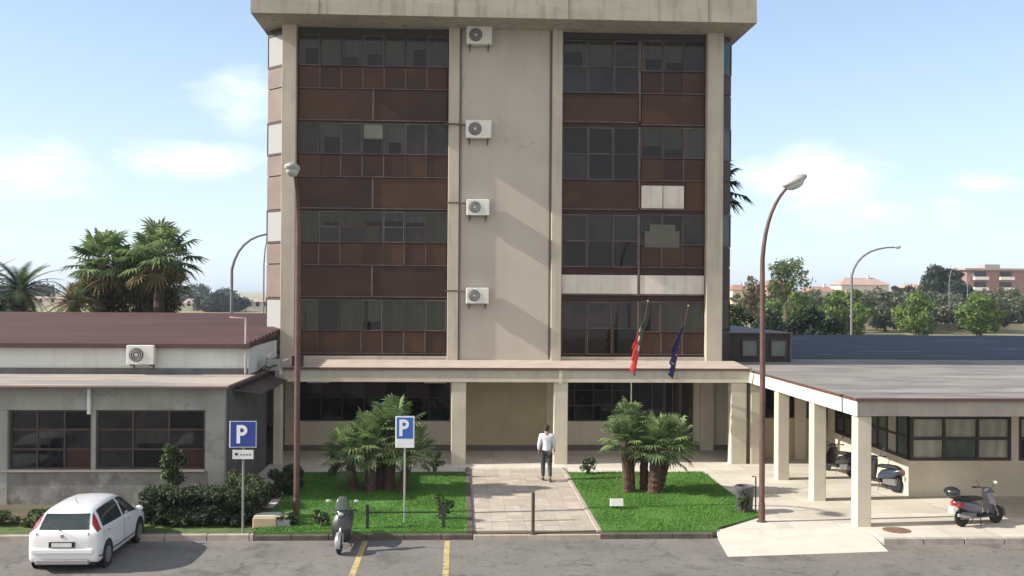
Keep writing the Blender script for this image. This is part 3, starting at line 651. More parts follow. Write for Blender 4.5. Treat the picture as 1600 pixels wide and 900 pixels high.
def arc(p0, p1, ctrl, n=10): return [tuple((1-u)**2*Vector(p0)+2*u*(1-u)*Vector(ctrl)+u*u*Vector(p1)) for u in np.linspace(0, 1, n)]
pL = [(-4.19, 26.76, .13), (-4.19, 26.76, 5.0), (-4.2, 26.76, 7.6)]+arc((-4.205, 26.74, 7.9), (-4.16, 25.6, 8.98), (-4.2, 26.6, 8.9), 9)
street_lamp(pL, [.075]*2+[.065]+list(np.linspace(.06, .035, 9)), (-.03, -1, .05), (-4.15, 25.45, 9.0), 'tall brown street lamp whose arm bends towards the viewer, left of the palms')
pR = [(7.79, 26.0, .13), (7.79, 26, 4.0), (7.77, 26, 6.6)]+arc((7.77, 26, 6.9), (8.50, 26, 8.84), (7.85, 26, 8.3), 9)
street_lamp(pR, [.075]*2+[.065]+list(np.linspace(.06, .035, 9)), (1, 0, .45), (8.60, 26, 8.90), 'tall brown street lamp curving to the right beside the cream portico')
def far_lamp(x, y, h, reach, label, r=.09, hs=.9):
    p = [(x, y, 0), (x, y, h*.72)]+arc((x, y, h*.75), (x+reach, y, h), (x+reach*.15, y, h*1.0), 8)
    street_lamp(p, [r]*2+list(np.linspace(r, r*.6, 8)), (1, 0, .05), (x+reach+.2, y, h), label, far_pole, 'distant grey street lamps', False, hs)
far_lamp(-15.4, 70, 9.9, 3.1, 'grey distant street lamp with long curved arm left of the tower', .10)
far_lamp(-18.0, 95, 11.2, .7, 'thin grey lamp with a short arm close to the tower left edge', .07)
far_lamp(35.0, 90, 10.3, 4.0, 'grey distant street lamp with long curved arm above the right hand trees', .11)
far_lamp(83, 170, 10.6, .8, 'thin pale far lamp post in front of the round dark tree, left one', .09)
far_lamp(87.2, 172, 9.5, .8, 'thin pale far lamp post crossing the round dark tree, right one', .09)

# ------------------------------------------------------------------ parking signs
def letter_P(mb, x, y, z, h, t):      # front at y (faces -Y)
    w = h*.58; s = h*.19
    mb.box(x, x+s, y-t, y, z, z+h)
    n = 12; ro = h*.29; ri = ro-s*.95; cx = x+w-ro; cz = z+h-ro; vs = []; fs = []
    outer = [(x+s, z+h)]+[(cx+ro*math.cos(a), cz+ro*math.sin(a)) for a in np.linspace(math.pi/2, -math.pi/2, n)]+[(x+s, z+h-2*ro)]
    inner = [(x+s, cz+ri)]+[(cx+ri*math.cos(a), cz+ri*math.sin(a)) for a in np.linspace(math.pi/2, -math.pi/2, n)]+[(x+s, cz-ri)]
    k = len(outer)
    for (a, b) in (outer, inner)[0:0]: pass
    for q in (outer, inner):
        vs += [(a, y-t, b) for a, b in q]
    for q in (outer, inner):
        vs += [(a, y, b) for a, b in q]
    for i in range(k-1): fs += [(i, k+i, k+i+1, i+1), (2*k+i, 2*k+i+1, 3*k+i+1, 3*k+i), (i, i+1, 2*k+i+1, 2*k+i), (k+i, 3*k+i, 3*k+i+1, k+i+1)]
    mb.add(vs, fs)
t = thing('parking_sign', (-5.2, 25.05, .13), 'square blue parking sign with white P above a small white plate', 'sign', 'parking signs')
MB().tube([(0, 0, 0), (0, 0, 2.72)], .03, 10).build('post', pole_grey, t)
s = MB().use(sign_white).cbox(-.32, .32, -.065, -.04, 2.09, 2.73, .012); s.use(sign_blue).box(-.305, .305, -.068, -.064, 2.105, 2.715); s.build('sign_panel', None, t)
s = MB(); letter_P(s, -.15, -.069, 2.19, .44, .004); s.build('letter', sign_white, t)
s = MB().use(white_pl).box(-.25, .25, -.06, -.04, 1.81, 2.03); s.use(frame_d).box(-.19, -.12, -.064, -.06, 1.90, 1.96); s.use(ac_g)
for i in range(4): s.box(-.06+i*.07, -.02+i*.07, -.064, -.06, 1.90, 1.93)
s.build('supplementary_plate', None, t)
t = thing('parking_sign', (-1.36, 25.9, .18), 'tall white parking sign with blue P panel beside the left palm', 'sign', 'parking signs')
MB().tube([(0, 0, 0), (0, 0, 2.70)], .025, 10).build('post', galv, t)
s = MB().use(sign_white).cbox(-.24, .24, -.055, -.035, 1.90, 2.70, .015); s.use(sign_blue2).box(-.205, .205, -.058, -.054, 2.13, 2.66); s.build('sign_panel', None, t)
s = MB(); letter_P(s, -.14, -.059, 2.19, .42, .004); s.build('letter', sign_white, t)

# ------------------------------------------------------------------ flags
def flagpole(x, y, z, top, label, cols, starts):
    t = thing('flagpole', (x, y, z), label, 'flag', 'flags on slanting poles over the entrance')
    d = Vector(top)
    MB().tube([(0, .12, -.15), (0, 0, 0), d*.5, d], [.022, .02, .018, .014], 8).build('pole', frame_l, t)
    MB().ell(d, (.035, .035, .035), 8, 6).build('finial', mat('brass', (.45, .33, .12), None, 3, .4, metal=.7), t, True)
    nu, nv = 34, 22; vs = []; fs = []; a0, a1 = starts
    Ld = 1.25
    f = MB()
    for i in range(nu+1):
        u = i/nu
        for j in range(nv+1):
            q = j/nv
            hp = d*(a0+(a1-a0)*q)                       # hoist point on the pole
            drop = u*Ld*(1-.25*q)
            spread = .10+.06*u
            xoff = -.02-.16*u+math.sin(q*19+u*2.5)*spread*(.35+.65*u)*.62
            yoff = -.04+math.cos(q*17+u*3)*spread*.5
            pull = Vector((hp.x*(1-.55*u), hp.y*(1-.55*u), hp.z))
            vs.append((pull.x+xoff, pull.y+yoff, hp.z-drop*.9))
    for i in range(nu):
        u = (i+.5)/nu
        for j in range(nv):
            a = i*(nv+1)+j; f.use(cols(u, (j+.5)/nv)); f.add([vs[a], vs[a+1], vs[a+nv+2], vs[a+nv+1]], [(0, 1, 2, 3)])
    o = f.build('flag', None, t)
    sm = o.modifiers.new('thick', 'SOLIDIFY'); sm.thickness = .006
    return t
fg = mat('flag_green', (.02, .16, .07), None, 4, .8, trans=.2); fw = mat('flag_white', (.7, .68, .62), None, 4, .8, trans=.2); fr = mat('flag_red', (.62, .045, .04), (.5, .03, .03), 4, .8, trans=.2)
fb = mat('flag_blue', (.022, .022, .11), (.03, .03, .14), 4, .8, trans=.2); fy = mat('flag_gold', (.6, .45, .08), None, 4, .8)
flagpole(5.98, 34.72, 3.30, (.26, -.95, 2.45), 'green white and red flag hanging limp from the left slanting pole', lambda u, v: fg if u < .26 else (fw if u < .42 else fr), (.46, .78))
flagpole(7.28, 34.72, 3.20, (.32, -.95, 2.40), 'dark blue flag with gold stars hanging limp from the right slanting pole', lambda u, v: fy if (int(u*34) % 9 == 4 and int(v*22) % 6 == 2) else (fb), (.44, .80))

# ------------------------------------------------------------------ small street things
t = thing('path_bollard', (1.82, 24.98, .1), 'slim dark iron bollard in the middle of the paved path', 'bollard')
MB().lathe([(.06, 0), (.06, .03), (.042, .05), (.042, 1.0), (.03, 1.03)], (0, 0, 0), seg=12).build('post', mat('rust_iron', (.075, .045, .04), (.05, .03, .028), 6, .7), t)
MB().lathe([(.11, -.005), (.10, .015)], (0, 0, 0), seg=12).build('foot', kerb_m, t)
t = thing('low_rail', (-1.3, 25.3, .18), 'low dark metal rail on two posts along the front of the left lawn', 'railing')
MB().tube([(-.93, 0, 0), (-.93, 0, .58)], .035).build('post', dark_metal, t); MB().tube([(.93, 0, 0), (.93, 0, .58)], .035).build('post', dark_metal, t)
MB().tube([(-.93, 0, .40), (.93, 0, .40)], .018).build('rail', dark_metal, t)
t = thing('litter_bin', (7.68, 27.2, .146), 'grey cylindrical litter bin behind the right street lamp', 'bin')
b = MB(); b.lathe([(.17, 0), (.21, .05), (.24, .62), (.26, .66), (.26, .70), (.235, .71), (.22, .6)], (0, 0, 0), seg=18); b.build('bucket', mat('bin_grey', (.075, .07, .085), (.10, .095, .11), 4, .6), t, True)
MB().tube([(.3, 0, 0), (.3, 0, .95), (.2, 0, .95)], .02).build('post', dark_metal, t)
t = thing('concrete_block', (-4.60, 25.75, .17), 'low pale tan concrete block with a grey end beside the left street lamp', 'concrete block')
s = MB().use(mat('tan_concrete', (.50, .38, .25), (.42, .33, .23), 3, .85)).cbox(-.46, .12, -.25, .25, 0, .24, .02); s.build('block', None, t)
s = MB().cbox(.125, .46, -.22, .24, 0, .18, .02); s.build('grey_end', mat('bluegrey_conc', (.36, .38, .42), None, 3, .85), t)
s = MB().cbox(-.44, .40, -.2, .24, .245, .275, .008); s.build('lid', mat('pale_lid', (.58, .55, .45), None, 3, .85), t)
t = thing('lawn_spotlight', (4.25, 27.35, .18), 'small white box-shaped spotlight standing on the right lawn', 'light')
MB().box(-.17, .17, -.05, .10, .10, .30, Matrix.Rotation(R(-12), 4, 'X')).build('housing', white_pl, t)
MB().tube([(0, .05, 0), (0, .05, .13)], .02).build('stake', dark_metal, t)

# ------------------------------------------------------------------ plants
def mesh_np(name, V_, F_, mats, midx, parent, quads=True):
    me = bpy.data.meshes.new(name); me.from_pydata(V_, [], F_)
    for q in mats: me.materials.append(q)
    me.polygons.foreach_set('material_index', midx); me.update()
    o = bpy.data.objects.new(name, me); col.objects.link(o)
    if parent: o.parent = parent
    return o
def fan_crown(c, n, petiole, blade, seed, mats, droop=.35, lo=-.35, yfrac=.0):
    """fan leaves: petiole tube + radiating folded fingers; mats[-1] used for low dry leaves"""
    r = random.Random(seed); mb = MB(); c = Vector(c)
    for i in range(n):
        az = i*2.39996+r.uniform(-.3, .3); el = lo+(1.45-lo)*((i+.5)/n)**.8+r.uniform(-.12, .12)
        d = Vector((math.cos(az)*math.cos(el), math.sin(az)*math.cos(el), math.sin(el))); L_ = petiole*r.uniform(.7, 1.15)
        tip = c+d*L_-Vector((0, 0, droop*L_*L_*.25*math.cos(el)))
        m = mats[-1] if (i < n*yfrac) else r.choice(mats[:-1] or mats)
        mb.use(m); mb.tube([c, (c+tip)/2+Vector((0, 0, .03)), tip], [.022, .014, .010], 4, False)
        ax = (tip-c).normalized(); side = ax.cross(Vector((0, 0, 1)))
        side = side.normalized() if side.length > .05 else Vector((1, 0, 0)); nrm = side.cross(ax)
        tilt = r.uniform(-.5, .3); B = blade*r.uniform(.8, 1.15); nf = 15
        for k in range(nf):
            a = (k/(nf-1)-.5)*R(250); fl = B*(1-.25*abs(a)/R(125))*r.uniform(.9, 1.05)
            dd = (ax*math.cos(a)+side*math.sin(a)+nrm*(tilt*.5)).normalized(); pw = dd.cross(nrm).normalized()*fl*.075
            mid = tip+dd*fl*.55+nrm*.03*fl; end = tip+dd*fl-Vector((0, 0, fl*r.uniform(.10, .38)))
            mb.add([tip, mid-pw, end, mid+pw, mid-nrm*fl*.05], [(0, 1, 4), (0, 4, 3), (1, 2, 4), (4, 2, 3)])
    return mb
def feather_crown(c, n, L_, seed, mats, lo=-.5):
    r = random.Random(seed); mb = MB(); c = Vector(c)
    for i in range(n):
        az = i*2.39996+r.uniform(-.3, .3); el = lo+(1.4-lo)*((i+.5)/n)**.85; d = Vector((math.cos(az), math.sin(az), 0)); mb.use(r.choice(mats))
        pts = []; l = L_*r.uniform(.8, 1.1)
        for k in range(9):
            u = k/8; e = el-u*1.25*(.6+.4*math.cos(el)); 
            if k: p = pts[-1]+(d*math.cos(e)+Vector((0, 0, math.sin(e))))*l/8
            else: p = c.copy()
            pts.append(p)
        mb.tube(pts, list(np.linspace(.03, .006, 9)), 3, False)
        for k in range(1, 40):
            u = k/40*8; a = int(min(u, 7)); p = pts[a].lerp(pts[a+1], u-a) if a < 8 else pts[8]
            ax = (pts[min(a+1, 8)]-pts[a]).normalized(); sd_ = ax.cross(Vector((0, 0, 1))).normalized() if abs(ax.z) < .98 else Vector((-d.y, d.x, 0)); nn = sd_.cross(ax)
            ll = l*.20*math.sin(math.pi*min(1, .12+.88*k/40))**.6
            for sg in (-1, 1):
                e = p+(sd_*sg*.8+ax*.62+nn*.18).normalized()*ll-Vector((0, 0, ll*.25)); w_ = ax*ll*.055
                mb.add([p-w_, p+w_, e], [(0, 1, 2)])
    return mb
def trunk_mb(p0, p1, r0, r1, n=10, bulge=.12, seed=0, seg=10):
    r = random.Random(seed); pts = []; rad = []
    for i in range(n*2+1):
        u = i/(n*2); pts.append(Vector(p0).lerp(Vector(p1), u)+Vector((r.uniform(-.01, .01), r.uniform(-.01, .01), 0))); rad.append((r0+(r1-r0)*u)*(1+bulge*(1 if i % 2 else -1)))
    return MB().tube(pts, rad, seg)
def palm_clump(base, stems, label, seed):
    t = thing('fan_palm_clump', base, label, 'palm', 'low fan palm clumps on the lawns')
    for i, (dx_, dy_, h, lean, rr, pet, bl, n) in enumerate(stems):
        top = (dx_+lean, dy_, h)
        trunk_mb((dx_, dy_, -.05), top, rr*1.1, rr, 8, .05, seed+i).build('trunk', trunk_red, t)
        fan_crown(top, int(n*1.5), pet*1.12, bl*.88, seed*7+i, [lf_fan, lf_fan_l, lf_fan, lf_fan_l, lf_palm], yfrac=.08, lo=-.6, droop=.15).build('crown', None, t)
    return t
palm_clump((-2.2, 29.9, .18), [(-.85, .2, 1.05, -.15, .13, .62, .46, 26), (-.35, -.05, 1.35, -.05, .15, .65, .50, 30), (.15, .25, 1.75, .1, .15, .62, .5, 30), (.55, -.1, 1.15, .2, .13, .6, .46, 26), (-.1, .5, 1.5, 0, .13, .6, .46, 22)],
           'bushy fan palm clump in shade on the left lawn behind the tall parking sign', 4)
palm_clump((5.45, 29.7, .18), [(-.52, 0, 1.55, -.1, .12, .48, .42, 28), (-.38, .3, 2.0, -.05, .12, .42, .40, 24), (.22, -.05, 1.35, .1, .17, .66, .46, 32), (.38, .25, 1.3, .35, .16, .62, .46, 28), (.02, .35, 1.3, 0, .12, .5, .4, 18)],
           'fan palm clump with two dark fibrous trunks on the sunlit right lawn', 9)
def tall_fan_palm(x, y, h, r_, label, seed, n=54, skirt=True):
    t = thing('fan_palm', (x, y, 0), label, 'palm tree', 'fan palms behind the red roof')
    trunk_mb((0, 0, 0), (.1, 0, h), .32, .26, 14, .08, seed).build('trunk', trunk_m, t)
    fan_crown((.1, 0, h), n, r_*.64, r_*.50, seed, [lf_fan, lf_palm, lf_fan_l, lf_fan_l, lf_palm_y], yfrac=.14 if skirt else 0, lo=-1.0).build('crown', None, t, loc=(0, 0, 0))
    return t
tall_fan_palm(-18.2, 53, 7.3, 1.95, 'left of the two tall fan palms rising behind the red roof', 21)
tall_fan_palm(-15.1, 52, 7.6, 2.0, 'taller right hand fan palm of the pair behind the red roof', 22)
tall_fan_palm(-16.9, 55, 6.6, 2.0, 'low middle fan palm hidden between the pair behind the red roof', 23)
t = thing('dry_palm', (-18.6, 50.4, 0), 'yellowing low palm with dry fronds at the foot of the tall fan palms', 'palm tree')
trunk_mb((0, 0, 0), (0, 0, 5.2), .3, .25, 10, .1, 5).build('trunk', trunk_m, t)
feather_crown((0, 0, 5.3), 40, 1.9, 31, [lf_palm_y, lf_palm_y, lf_palm], -.9).build('crown', None, t)
for (x, y, h, L_, sd_, lab) in ((-21.4, 51, 5.9, 2.3, 41, 'dark feathery date palm at the far left behind the red roof'), (-24.2, 53, 5.9, 2.3, 42, 'date palm cut by the left edge of the photo behind the red roof')):
    t = thing('date_palm', (x, y, 0), lab, 'palm tree', 'date palms behind the red roof')
    trunk_mb((0, 0, 0), (0, 0, h), .36, .32, 12, .1, sd_).build('trunk', trunk_m, t)
    feather_crown((0, 0, h), 54, L_, sd_, [lf_palm, lf_dark, lf_palm], -.6).build('crown', None, t)
t = thing('tall_palm', (11.35, 46.5, 0), 'dark drooping palm crown peeping out behind the right edge of the tower', 'palm tree')
trunk_mb((0, 0, 0), (0, 0, 10.9), .3, .22, 16, .06, 50).build('trunk', trunk_m, t)
fan_crown((0, 0, 10.9), 44, 1.15, .95, 51, [lf_dark, lf_far, lf_dark], lo=-1.0).build('crown', None, t)

def bush(name, c, r, n, size, m, label, cat, group=None, k=14, cs=.35, seed=1, stems=True, mats=None):
    """c = base centre on the ground; r = radii of the leaf mass"""
    t = thing(name, c, label, cat, group)
    bl = clumps((0, 0, r[2]), (r[0], r[1], r[2]*.95), k, cs, seed); P, N_ = blobs(n, bl); P[:, 2] = np.abs(P[:, 2]-.02)+.02
    cards('foliage', m, P, N_, rng.uniform(.6, 1.3, n)*size, t, mats=mats, midx=(rng.integers(0, len(mats), n) if mats else None))
    s = MB(); rr = random.Random(seed)
    for i in range(6): s.tube([(rr.uniform(-.1, .1)*r[0], rr.uniform(-.1, .1), 0), (rr.uniform(-.5, .5)*r[0], rr.uniform(-.5, .5)*r[1], r[2]*1.2)], [.02+.02*r[0], .01], 5)
    s.build('stems', bark, t)
    return t
def tree(name, c, h_tr, rad, n, size, m, label, group=None, cat='tree', k=22, cs=1.0, seed=1, tr=.2, mats=None, shell=.55):
    t = thing(name, c, label, cat, group); cz = h_tr+rad[2]*.75; rr = random.Random(seed)
    s = MB(); s.tube([(0, 0, -.1), (rr.uniform(-.1, .1), 0, h_tr*.6), (0, 0, h_tr+rad[2]*.5)], [tr*1.25, tr, tr*.5], 8)
    s.build('trunk', bark, t)
    s = MB()
    for i in range(7):
        a = i*.9+rr.random(); s.tube([(0, 0, h_tr*(.7+.05*i)), (math.cos(a)*rad[0]*.35, math.sin(a)*rad[1]*.35, h_tr+rad[2]*.45), (math.cos(a)*rad[0]*.75, math.sin(a)*rad[1]*.75, cz+rad[2]*rr.uniform(-.1, .5))], [tr*.45, tr*.28, tr*.1], 5)
    s.build('limbs', bark, t)
    bl = clumps((0, 0, cz), rad, k, cs, seed); P, N_ = blobs(n, bl, shell)
    cards('crown', m, P, N_, rng.uniform(.6, 1.35, n)*size, t, mats=mats, midx=(rng.integers(0, len(mats), n) if mats else None))
    return t
# hedge beside the blue sign
t = thing('hedge', (-6.05, 26.1, .13), 'dark dense hedge behind the blue parking sign and the white car', 'hedge')
bl = []
rg = np.random.default_rng(5)
for x in np.arange(-1.75, 1.02, .07):
    for q in range(7): bl.append((x+rg.normal()*.05, rg.uniform(-.45, .55), rg.uniform(.12, .84) if q > 1 else rg.uniform(.76, .84), .13, .14, .11))
P, N_ = blobs(38000, bl, .45); P[:, 2] = np.maximum(P[:, 2], .02)
cards('foliage', lf_hedge, P, N_, rng.uniform(.6, 1.3, len(P))*.042, t, mats=[lf_hedge, lf_hedge, lf_olive, lf_lt], midx=rng.choice(4, len(P), p=[.5, .3, .12, .08]))
s = MB()
for i in range(13): s.tube([(-1.7+i*.2, rg.uniform(-.3, .3), 0), (-1.7+i*.22+rg.normal()*.1, rg.uniform(-.3, .3), .7)], [.02, .01], 5)
s.build('stems', bark, t)
bush('shrub', (-5.6, 27.9, .13), (.95, .55, .52), 9000, .045, None, 'loose yellow-green shrub growing above the hedge beside the annex corner', 'shrub', None, 16, .22, 3, mats=[lf_lt, lf_hedge, lf_hedge, lf_olive])
bush('shrub', (-4.9, 29.5, .13), (.55, .6, .45), 5000, .045, lf_hedge, 'low dark shrub in shade at the left end of the porch', 'shrub', None, 12, .2, 8)
t = tree('sapling', (-7.55, 27.1, .13), .95, (.36, .34, .50), 3800, .05, None, 'small leafy sapling in front of the annex windows', None, 'tree', 12, .16, 6, .02, [lf_lt, lf_hedge, lf_hedge], .3)
bush('shrub', (-7.75, 26.2, .13), (.55, .35, .22), 3000, .04, lf_lt, 'low bright green shrub between the white car and the hedge', 'shrub', None, 10, .15, 9)
for i, (x, lab) in enumerate(((-11.5, 'low flowering bush left of the white car roof'), (-12.6, 'low pink flowering bush at the left edge of the photo'), (-10.3, 'low green bush just behind the white car'))):
    bush('flower_bush', (x, 26.0, .13), (.62, .4, .20), 4200, .04, None, lab, 'bush', 'low bushes behind the left kerb', 12, .16, 20+i, mats=[lf_lt, lf_hedge, flower, lf_lt] if i < 2 else [lf_lt, lf_hedge])
for i, (x, y, h, lab) in enumerate(((-.75, 32.4, .42, 'thin rose bush at the back right corner of the left lawn'), (-.42, 26.3, .36, 'small rose bush by the right post of the low rail'), (4.15, 32.8, .28, 'tiny plant at the back left corner of the right lawn'),
                             (7.55, 26.9, .30, 'small leafy plant at the right front corner of the right lawn'), (-3.9, 32.4, .55, 'dark spiky plant at the back left of the left lawn'), (-3.4, 25.6, .22, 'low green plant on the left lawn behind the parked scooter'), (-4.2, 25.7, .2, 'low weeds at the left front corner of the left lawn'))):
    bush('rose_bush', (x, y, .18), (.24, .22, h), 420, .045, None, lab, 'plant', 'small plants on the lawn edges', 7, .10, 60+i, mats=[lf_lt, lf_hedge, lf_dark])

# trees right behind the wing
i = 0
for (x, y, h, rx, rz, lab) in ((14.5, 56, 1.5, 2.3, 2.2, 'dark evergreen tree hard against the right side of the tower'), (18.0, 58, 1.5, 2.6, 2.15, 'dark evergreen tree behind the pole of the right street lamp'), (21.4, 60, 1.3, 2.4, 2.2, 'dark evergreen tree right of the street lamp pole')):
    tree('evergreen_tree', (x, y, 0), h, (rx, 2.2, rz), 9000, .15, None, lab, 'dark evergreens beside the tower', 'tree', 26, .75, 70+i, .2, [lf_dark, lf_dark, lf_hedge, lf_orch] if i == 0 else [lf_dark, lf_dark, lf_hedge]); i += 1
orch = [(57.3, 150, 4.1, 3.3, 'bright green round orchard tree right of the dark evergreens'), (66.2, 146, 2.7, 2.8, 'bright green orchard tree, middle one of the row'), (77.0, 148, 3.2, 2.8, 'bright green orchard tree near the right edge of the photo'), (89.5, 150, 4.2, 2.9, 'bright green orchard tree just past the right edge'), (47.5, 146, 4.5, 2.9, 'bright green orchard tree half hidden by the dark evergreens')]
for j, (x, y, r_, rz, lab) in enumerate(orch):
    tree('orchard_tree', (x, y, 0), 1.3, (r_, r_*.9, rz), 7000, .30, None, lab, 'bright green orchard trees in a row', 'tree', 24, 1.1, 90+j, .25, [lf_orch, lf_orch, lf_lt])
ol = [(54, 158, 3.4, 2.5), (69, 163, 3.2, 2.5), (75, 165, 3.2, 2.5), (86, 164, 3.4, 2.6), (61, 160, 3.2, 2.2), (72, 158, 3.4, 2.3), (83, 160, 3.6, 2.3), (67, 170, 3.8, 2.6), (78, 171, 3.9, 2.6), (91, 170, 4, 2.7), (66, 180, 5.0, 2.7), (78, 178, 5.0, 3.1), (88, 176, 4.8, 3.0), (98, 180, 5.4, 3.2), (107, 178, 5, 3.1), (74, 205, 5.4, 3.2), (86, 208, 5.8, 3.4), (97, 205, 5.6, 3.3), (112, 208, 6, 3.5), (58, 200, 5, 3.0), (118, 200, 6, 3.4)]
where = ['low one, beside the dark evergreens', 'low one, just right of the curved lamp foot', 'low one, right behind the middle orchard tree', 'low one, under the brick block', 'low one, left of the middle orchard tree', 'low one, right of the middle orchard tree', 'low one, near the right edge', 'middle distance, behind the curved lamp', 'middle distance, left of the thin far lamps', 'middle distance, right of the thin far lamps', 'nearest, behind the round orchard tree', 'behind the middle orchard tree', 'between the middle and right orchard trees', 'behind the right orchard tree', 'by the right photo edge', 'second row, under the pink roofed house', 'second row, under the round dark tree', 'second row, below the left end of the brick block', 'second row, below the brick block', 'second row, behind the evergreens', 'second row, past the right edge']
for j, (x, y, r_, rz) in enumerate(ol):
    tree('olive_tree', (x, y, 0), 1.4, (r_, r_*.8, rz), 4200, .34, None, 'grey-green olive tree '+where[j], 'grey olive trees behind the orchard row', 'tree', 22, 1.2, 120+j, .25, [lf_olive, lf_olive, lf_far], .6)
tree('loose_tree', (38.0, 118, 0), 5.4, (2.5, 2.0, 3.5), 1900, .22, None, 'tall loose olive-coloured tree beside the right lamp pole above the houses', None, 'tree', 22, .9, 150, .3, [lf_olive, lf_lt, lf_lt], .3)
tree('bare_shrub_tree', (34.3, 119, 0), 3.5, (1.7, 1.5, 3.3), 1700, .22, None, 'thin reddish tree left of the right lamp pole', None, 'tree', 14, .7, 151, .2, [mat('red_twigs', (.16, .09, .06), None, 2, .9), lf_olive], .2)
tree('round_tree', (107.0, 222, 0), 3.4, (6.6, 6, 5.2), 15000, .42, None, 'large round dark green tree left of the brick apartment block', None, 'tree', 34, 1.7, 152, .5, [lf_dark, lf_hedge, lf_far])
tree('low_round_tree', (99.5, 226, 0), 2.4, (2.6, 3, 3.6), 4000, .38, None, 'smaller dark tree against the left side of the round dark tree', None, 'tree', 20, 1.0, 153, .4, [lf_dark, lf_hedge, lf_far])
tree('cypress_tree', (89.5, 272, 0), 1.0, (1.0, 1.0, 3.9), 2200, .3, None, 'small dark pointed tree between the far houses', None, 'tree', 14, .7, 154, .3, [lf_dark, lf_far])

# far houses
def house(x0, x1, y, h, roof_h, wm, rm, label, wins=3, name='far_house', group='small houses on the far right', dep=9):
    t = thing(name, ((x0+x1)/2, y, 0), label, 'house', group); w2 = (x1-x0)/2
    MB().box(-w2, w2, 0, dep, 0, h).build('wall', wm, t)
    rf = MB(); o_ = .5
    rf.add([(-w2-o_, -o_, h), (w2+o_, -o_, h), (w2+o_, dep+o_, h), (-w2-o_, dep+o_, h), (-w2*.6, dep/2, h+roof_h), (w2*.6, dep/2, h+roof_h)], [(0, 1, 5, 4), (1, 2, 5), (2, 3, 4, 5), (3, 0, 4), (0, 3, 2, 1)])
    r_ = rf.build('roof', rm, t)
    MB().box(w2*.3, w2*.3+.6, dep*.4, dep*.4+.6, h, h+roof_h+.8).build('chimney', wm, r_)
    for i in range(wins):
        for zz in ([1.2, 4.2] if h > 5.5 else [1.4]):
            xx = -w2+(i+.5)*2*w2/wins
            window(t, xx-.5, xx+.5, zz, zz+1.4, -.01, gl_dark, 1, 1, frame_l, t=.07)
    return t
hw1 = mat('house_cream', (.62, .55, .38), (.54, .47, .33), .5, .9); hw2 = mat('house_white', (.66, .63, .55), (.56, .53, .47), .5, .9); hw3 = mat('house_pink', (.46, .30, .24), (.4, .26, .21), .5, .9)
hr1 = mat('house_roof_tile', (.36, .20, .15), (.28, .16, .12), 1, .9); hr2 = mat('house_roof_pale', (.44, .30, .25), (.36, .25, .21), 1, .9)
house(78, 84.5, 290, 7.2, 1.5, hw1, hr1, 'cream house with brown roof nearest the tower right edge', 2)
house(86, 93, 283, 8.3, 1.7, hw3, hr1, 'brownish pink house behind the right lamp pole')
house(97, 105, 280, 6.8, 1.5, hw2, hr1, 'low pale house right of the loose tree')
house(106, 112, 286, 6.2, 1.3, hw3, hr2, 'small pink house left of the small pointed tree')
house(113.5, 128, 300, 9.0, 2.2, hw2, hr2, 'wide white house with pink roof behind the distant curved lamp', 4)
house(127, 136, 290, 6.5, 1.6, hw3, hr1, 'dark-roofed low house right of the wide white house')
house(133, 142, 300, 7.6, 1.8, hw1, hr2, 'cream house with pale roof left of the round dark tree')
house(60, 74, 180, 4.6, .6, hw2, hr2, 'low white shed behind the evergreens beside the tower', 3, 'low_shed')
B = thing('apartment_block', (184, 320, 0), 'long brick apartment block with balconies on the far right skyline', 'building')
brk = mat('brick_red', (.30, .17, .145), (.24, .14, .12), .6, .9); 
MB().box(-22, 22, 0, 14, 0, 14.2).build('wall', brk, B)
MB().box(-23, 23, -1, 15, 14.2, 14.8).build('roof_slab', mat('roof_concrete', (.38, .31, .27), None, 1, .9), B)
MB().box(-14, -9, 4, 9, 14.8, 16.2).build('lift_housing', mat('lift_grey', (.34, .34, .33), None, 1, .9), B)
for fl in range(4):
    for k in range(5):
        x0 = -20+k*8.4
        bb_ = MB().use(white_pl).box(x0, x0+4.6, -1.3, -.05, .9+fl*3.4, 1.9+fl*3.4); bb_.build('balcony', mat('balcony_pale', (.55, .46, .38), None, 1, .9), B)
        window(B, x0+.3, x0+4.3, 1.95+fl*3.4, 3.6+fl*3.4, -.02, gl_dark, 2, 1, frame_m, t=.1)
# far left plain
fl_spec = [(-118, -108, 330, 5.2, hw2), (-104, -96, 340, 6.0, hw3), (-93, -84, 345, 5.0, hw2), (-84, -77, 300, 4.6, hw2), (-74, -66, 310, 5.4, hw1), (-63, -56, 305, 5.6, hw2), (-150, -138, 360, 6, hw2), (-134, -124, 350, 6, hw3)]
fl_lab = ['white far building right of the fan palms', 'pinkish far building right of the fan palms', 'long white far building left of the distant curved lamp', 'low white far shed at the foot of the curved lamp', 'cream far building between the two thin lamps', 'white far building touching the left edge of the tower', 'white far building behind the date palm', 'pinkish far building behind the fan palms']
for (x0, x1, y, h, m_), lab in zip(fl_spec, fl_lab):
    house(x0, x1, y, h*.48, .6, m_, hr2, lab, 3, 'far_building', 'pale buildings on the far left plain')
def treeline(xa, xb, y, h, n, seed, label, m):
    rg = np.random.default_rng(seed); bl = []
    for k in range(int((xb-xa)/9)):
        x = rg.uniform(xa, xb); hh = h*rg.uniform(.6, 1.1); bl.append((x, y+rg.uniform(-15, 15), hh*.5, rg.uniform(5, 9), 5, hh*.5))
    P, N_ = blobs(n, bl, .6); P[:, 2] = np.abs(P[:, 2])
    return tag(cards('far_wood', m, P, N_, rng.uniform(.6, 1.3, n)*.9, None), label, 'trees', kind='stuff')
treeline(-420, -60, 430, 8.5, 30000, 1, 'blue-green line of far trees on the left horizon', lf_far)
treeline(60, 520, 430, 8, 26000, 2, 'dark green line of far trees on the right horizon', lf_far)
treeline(-70, -48, 290, 6.2, 3500, 3, 'dark far copse close to the left edge of the tower', lf_dark)
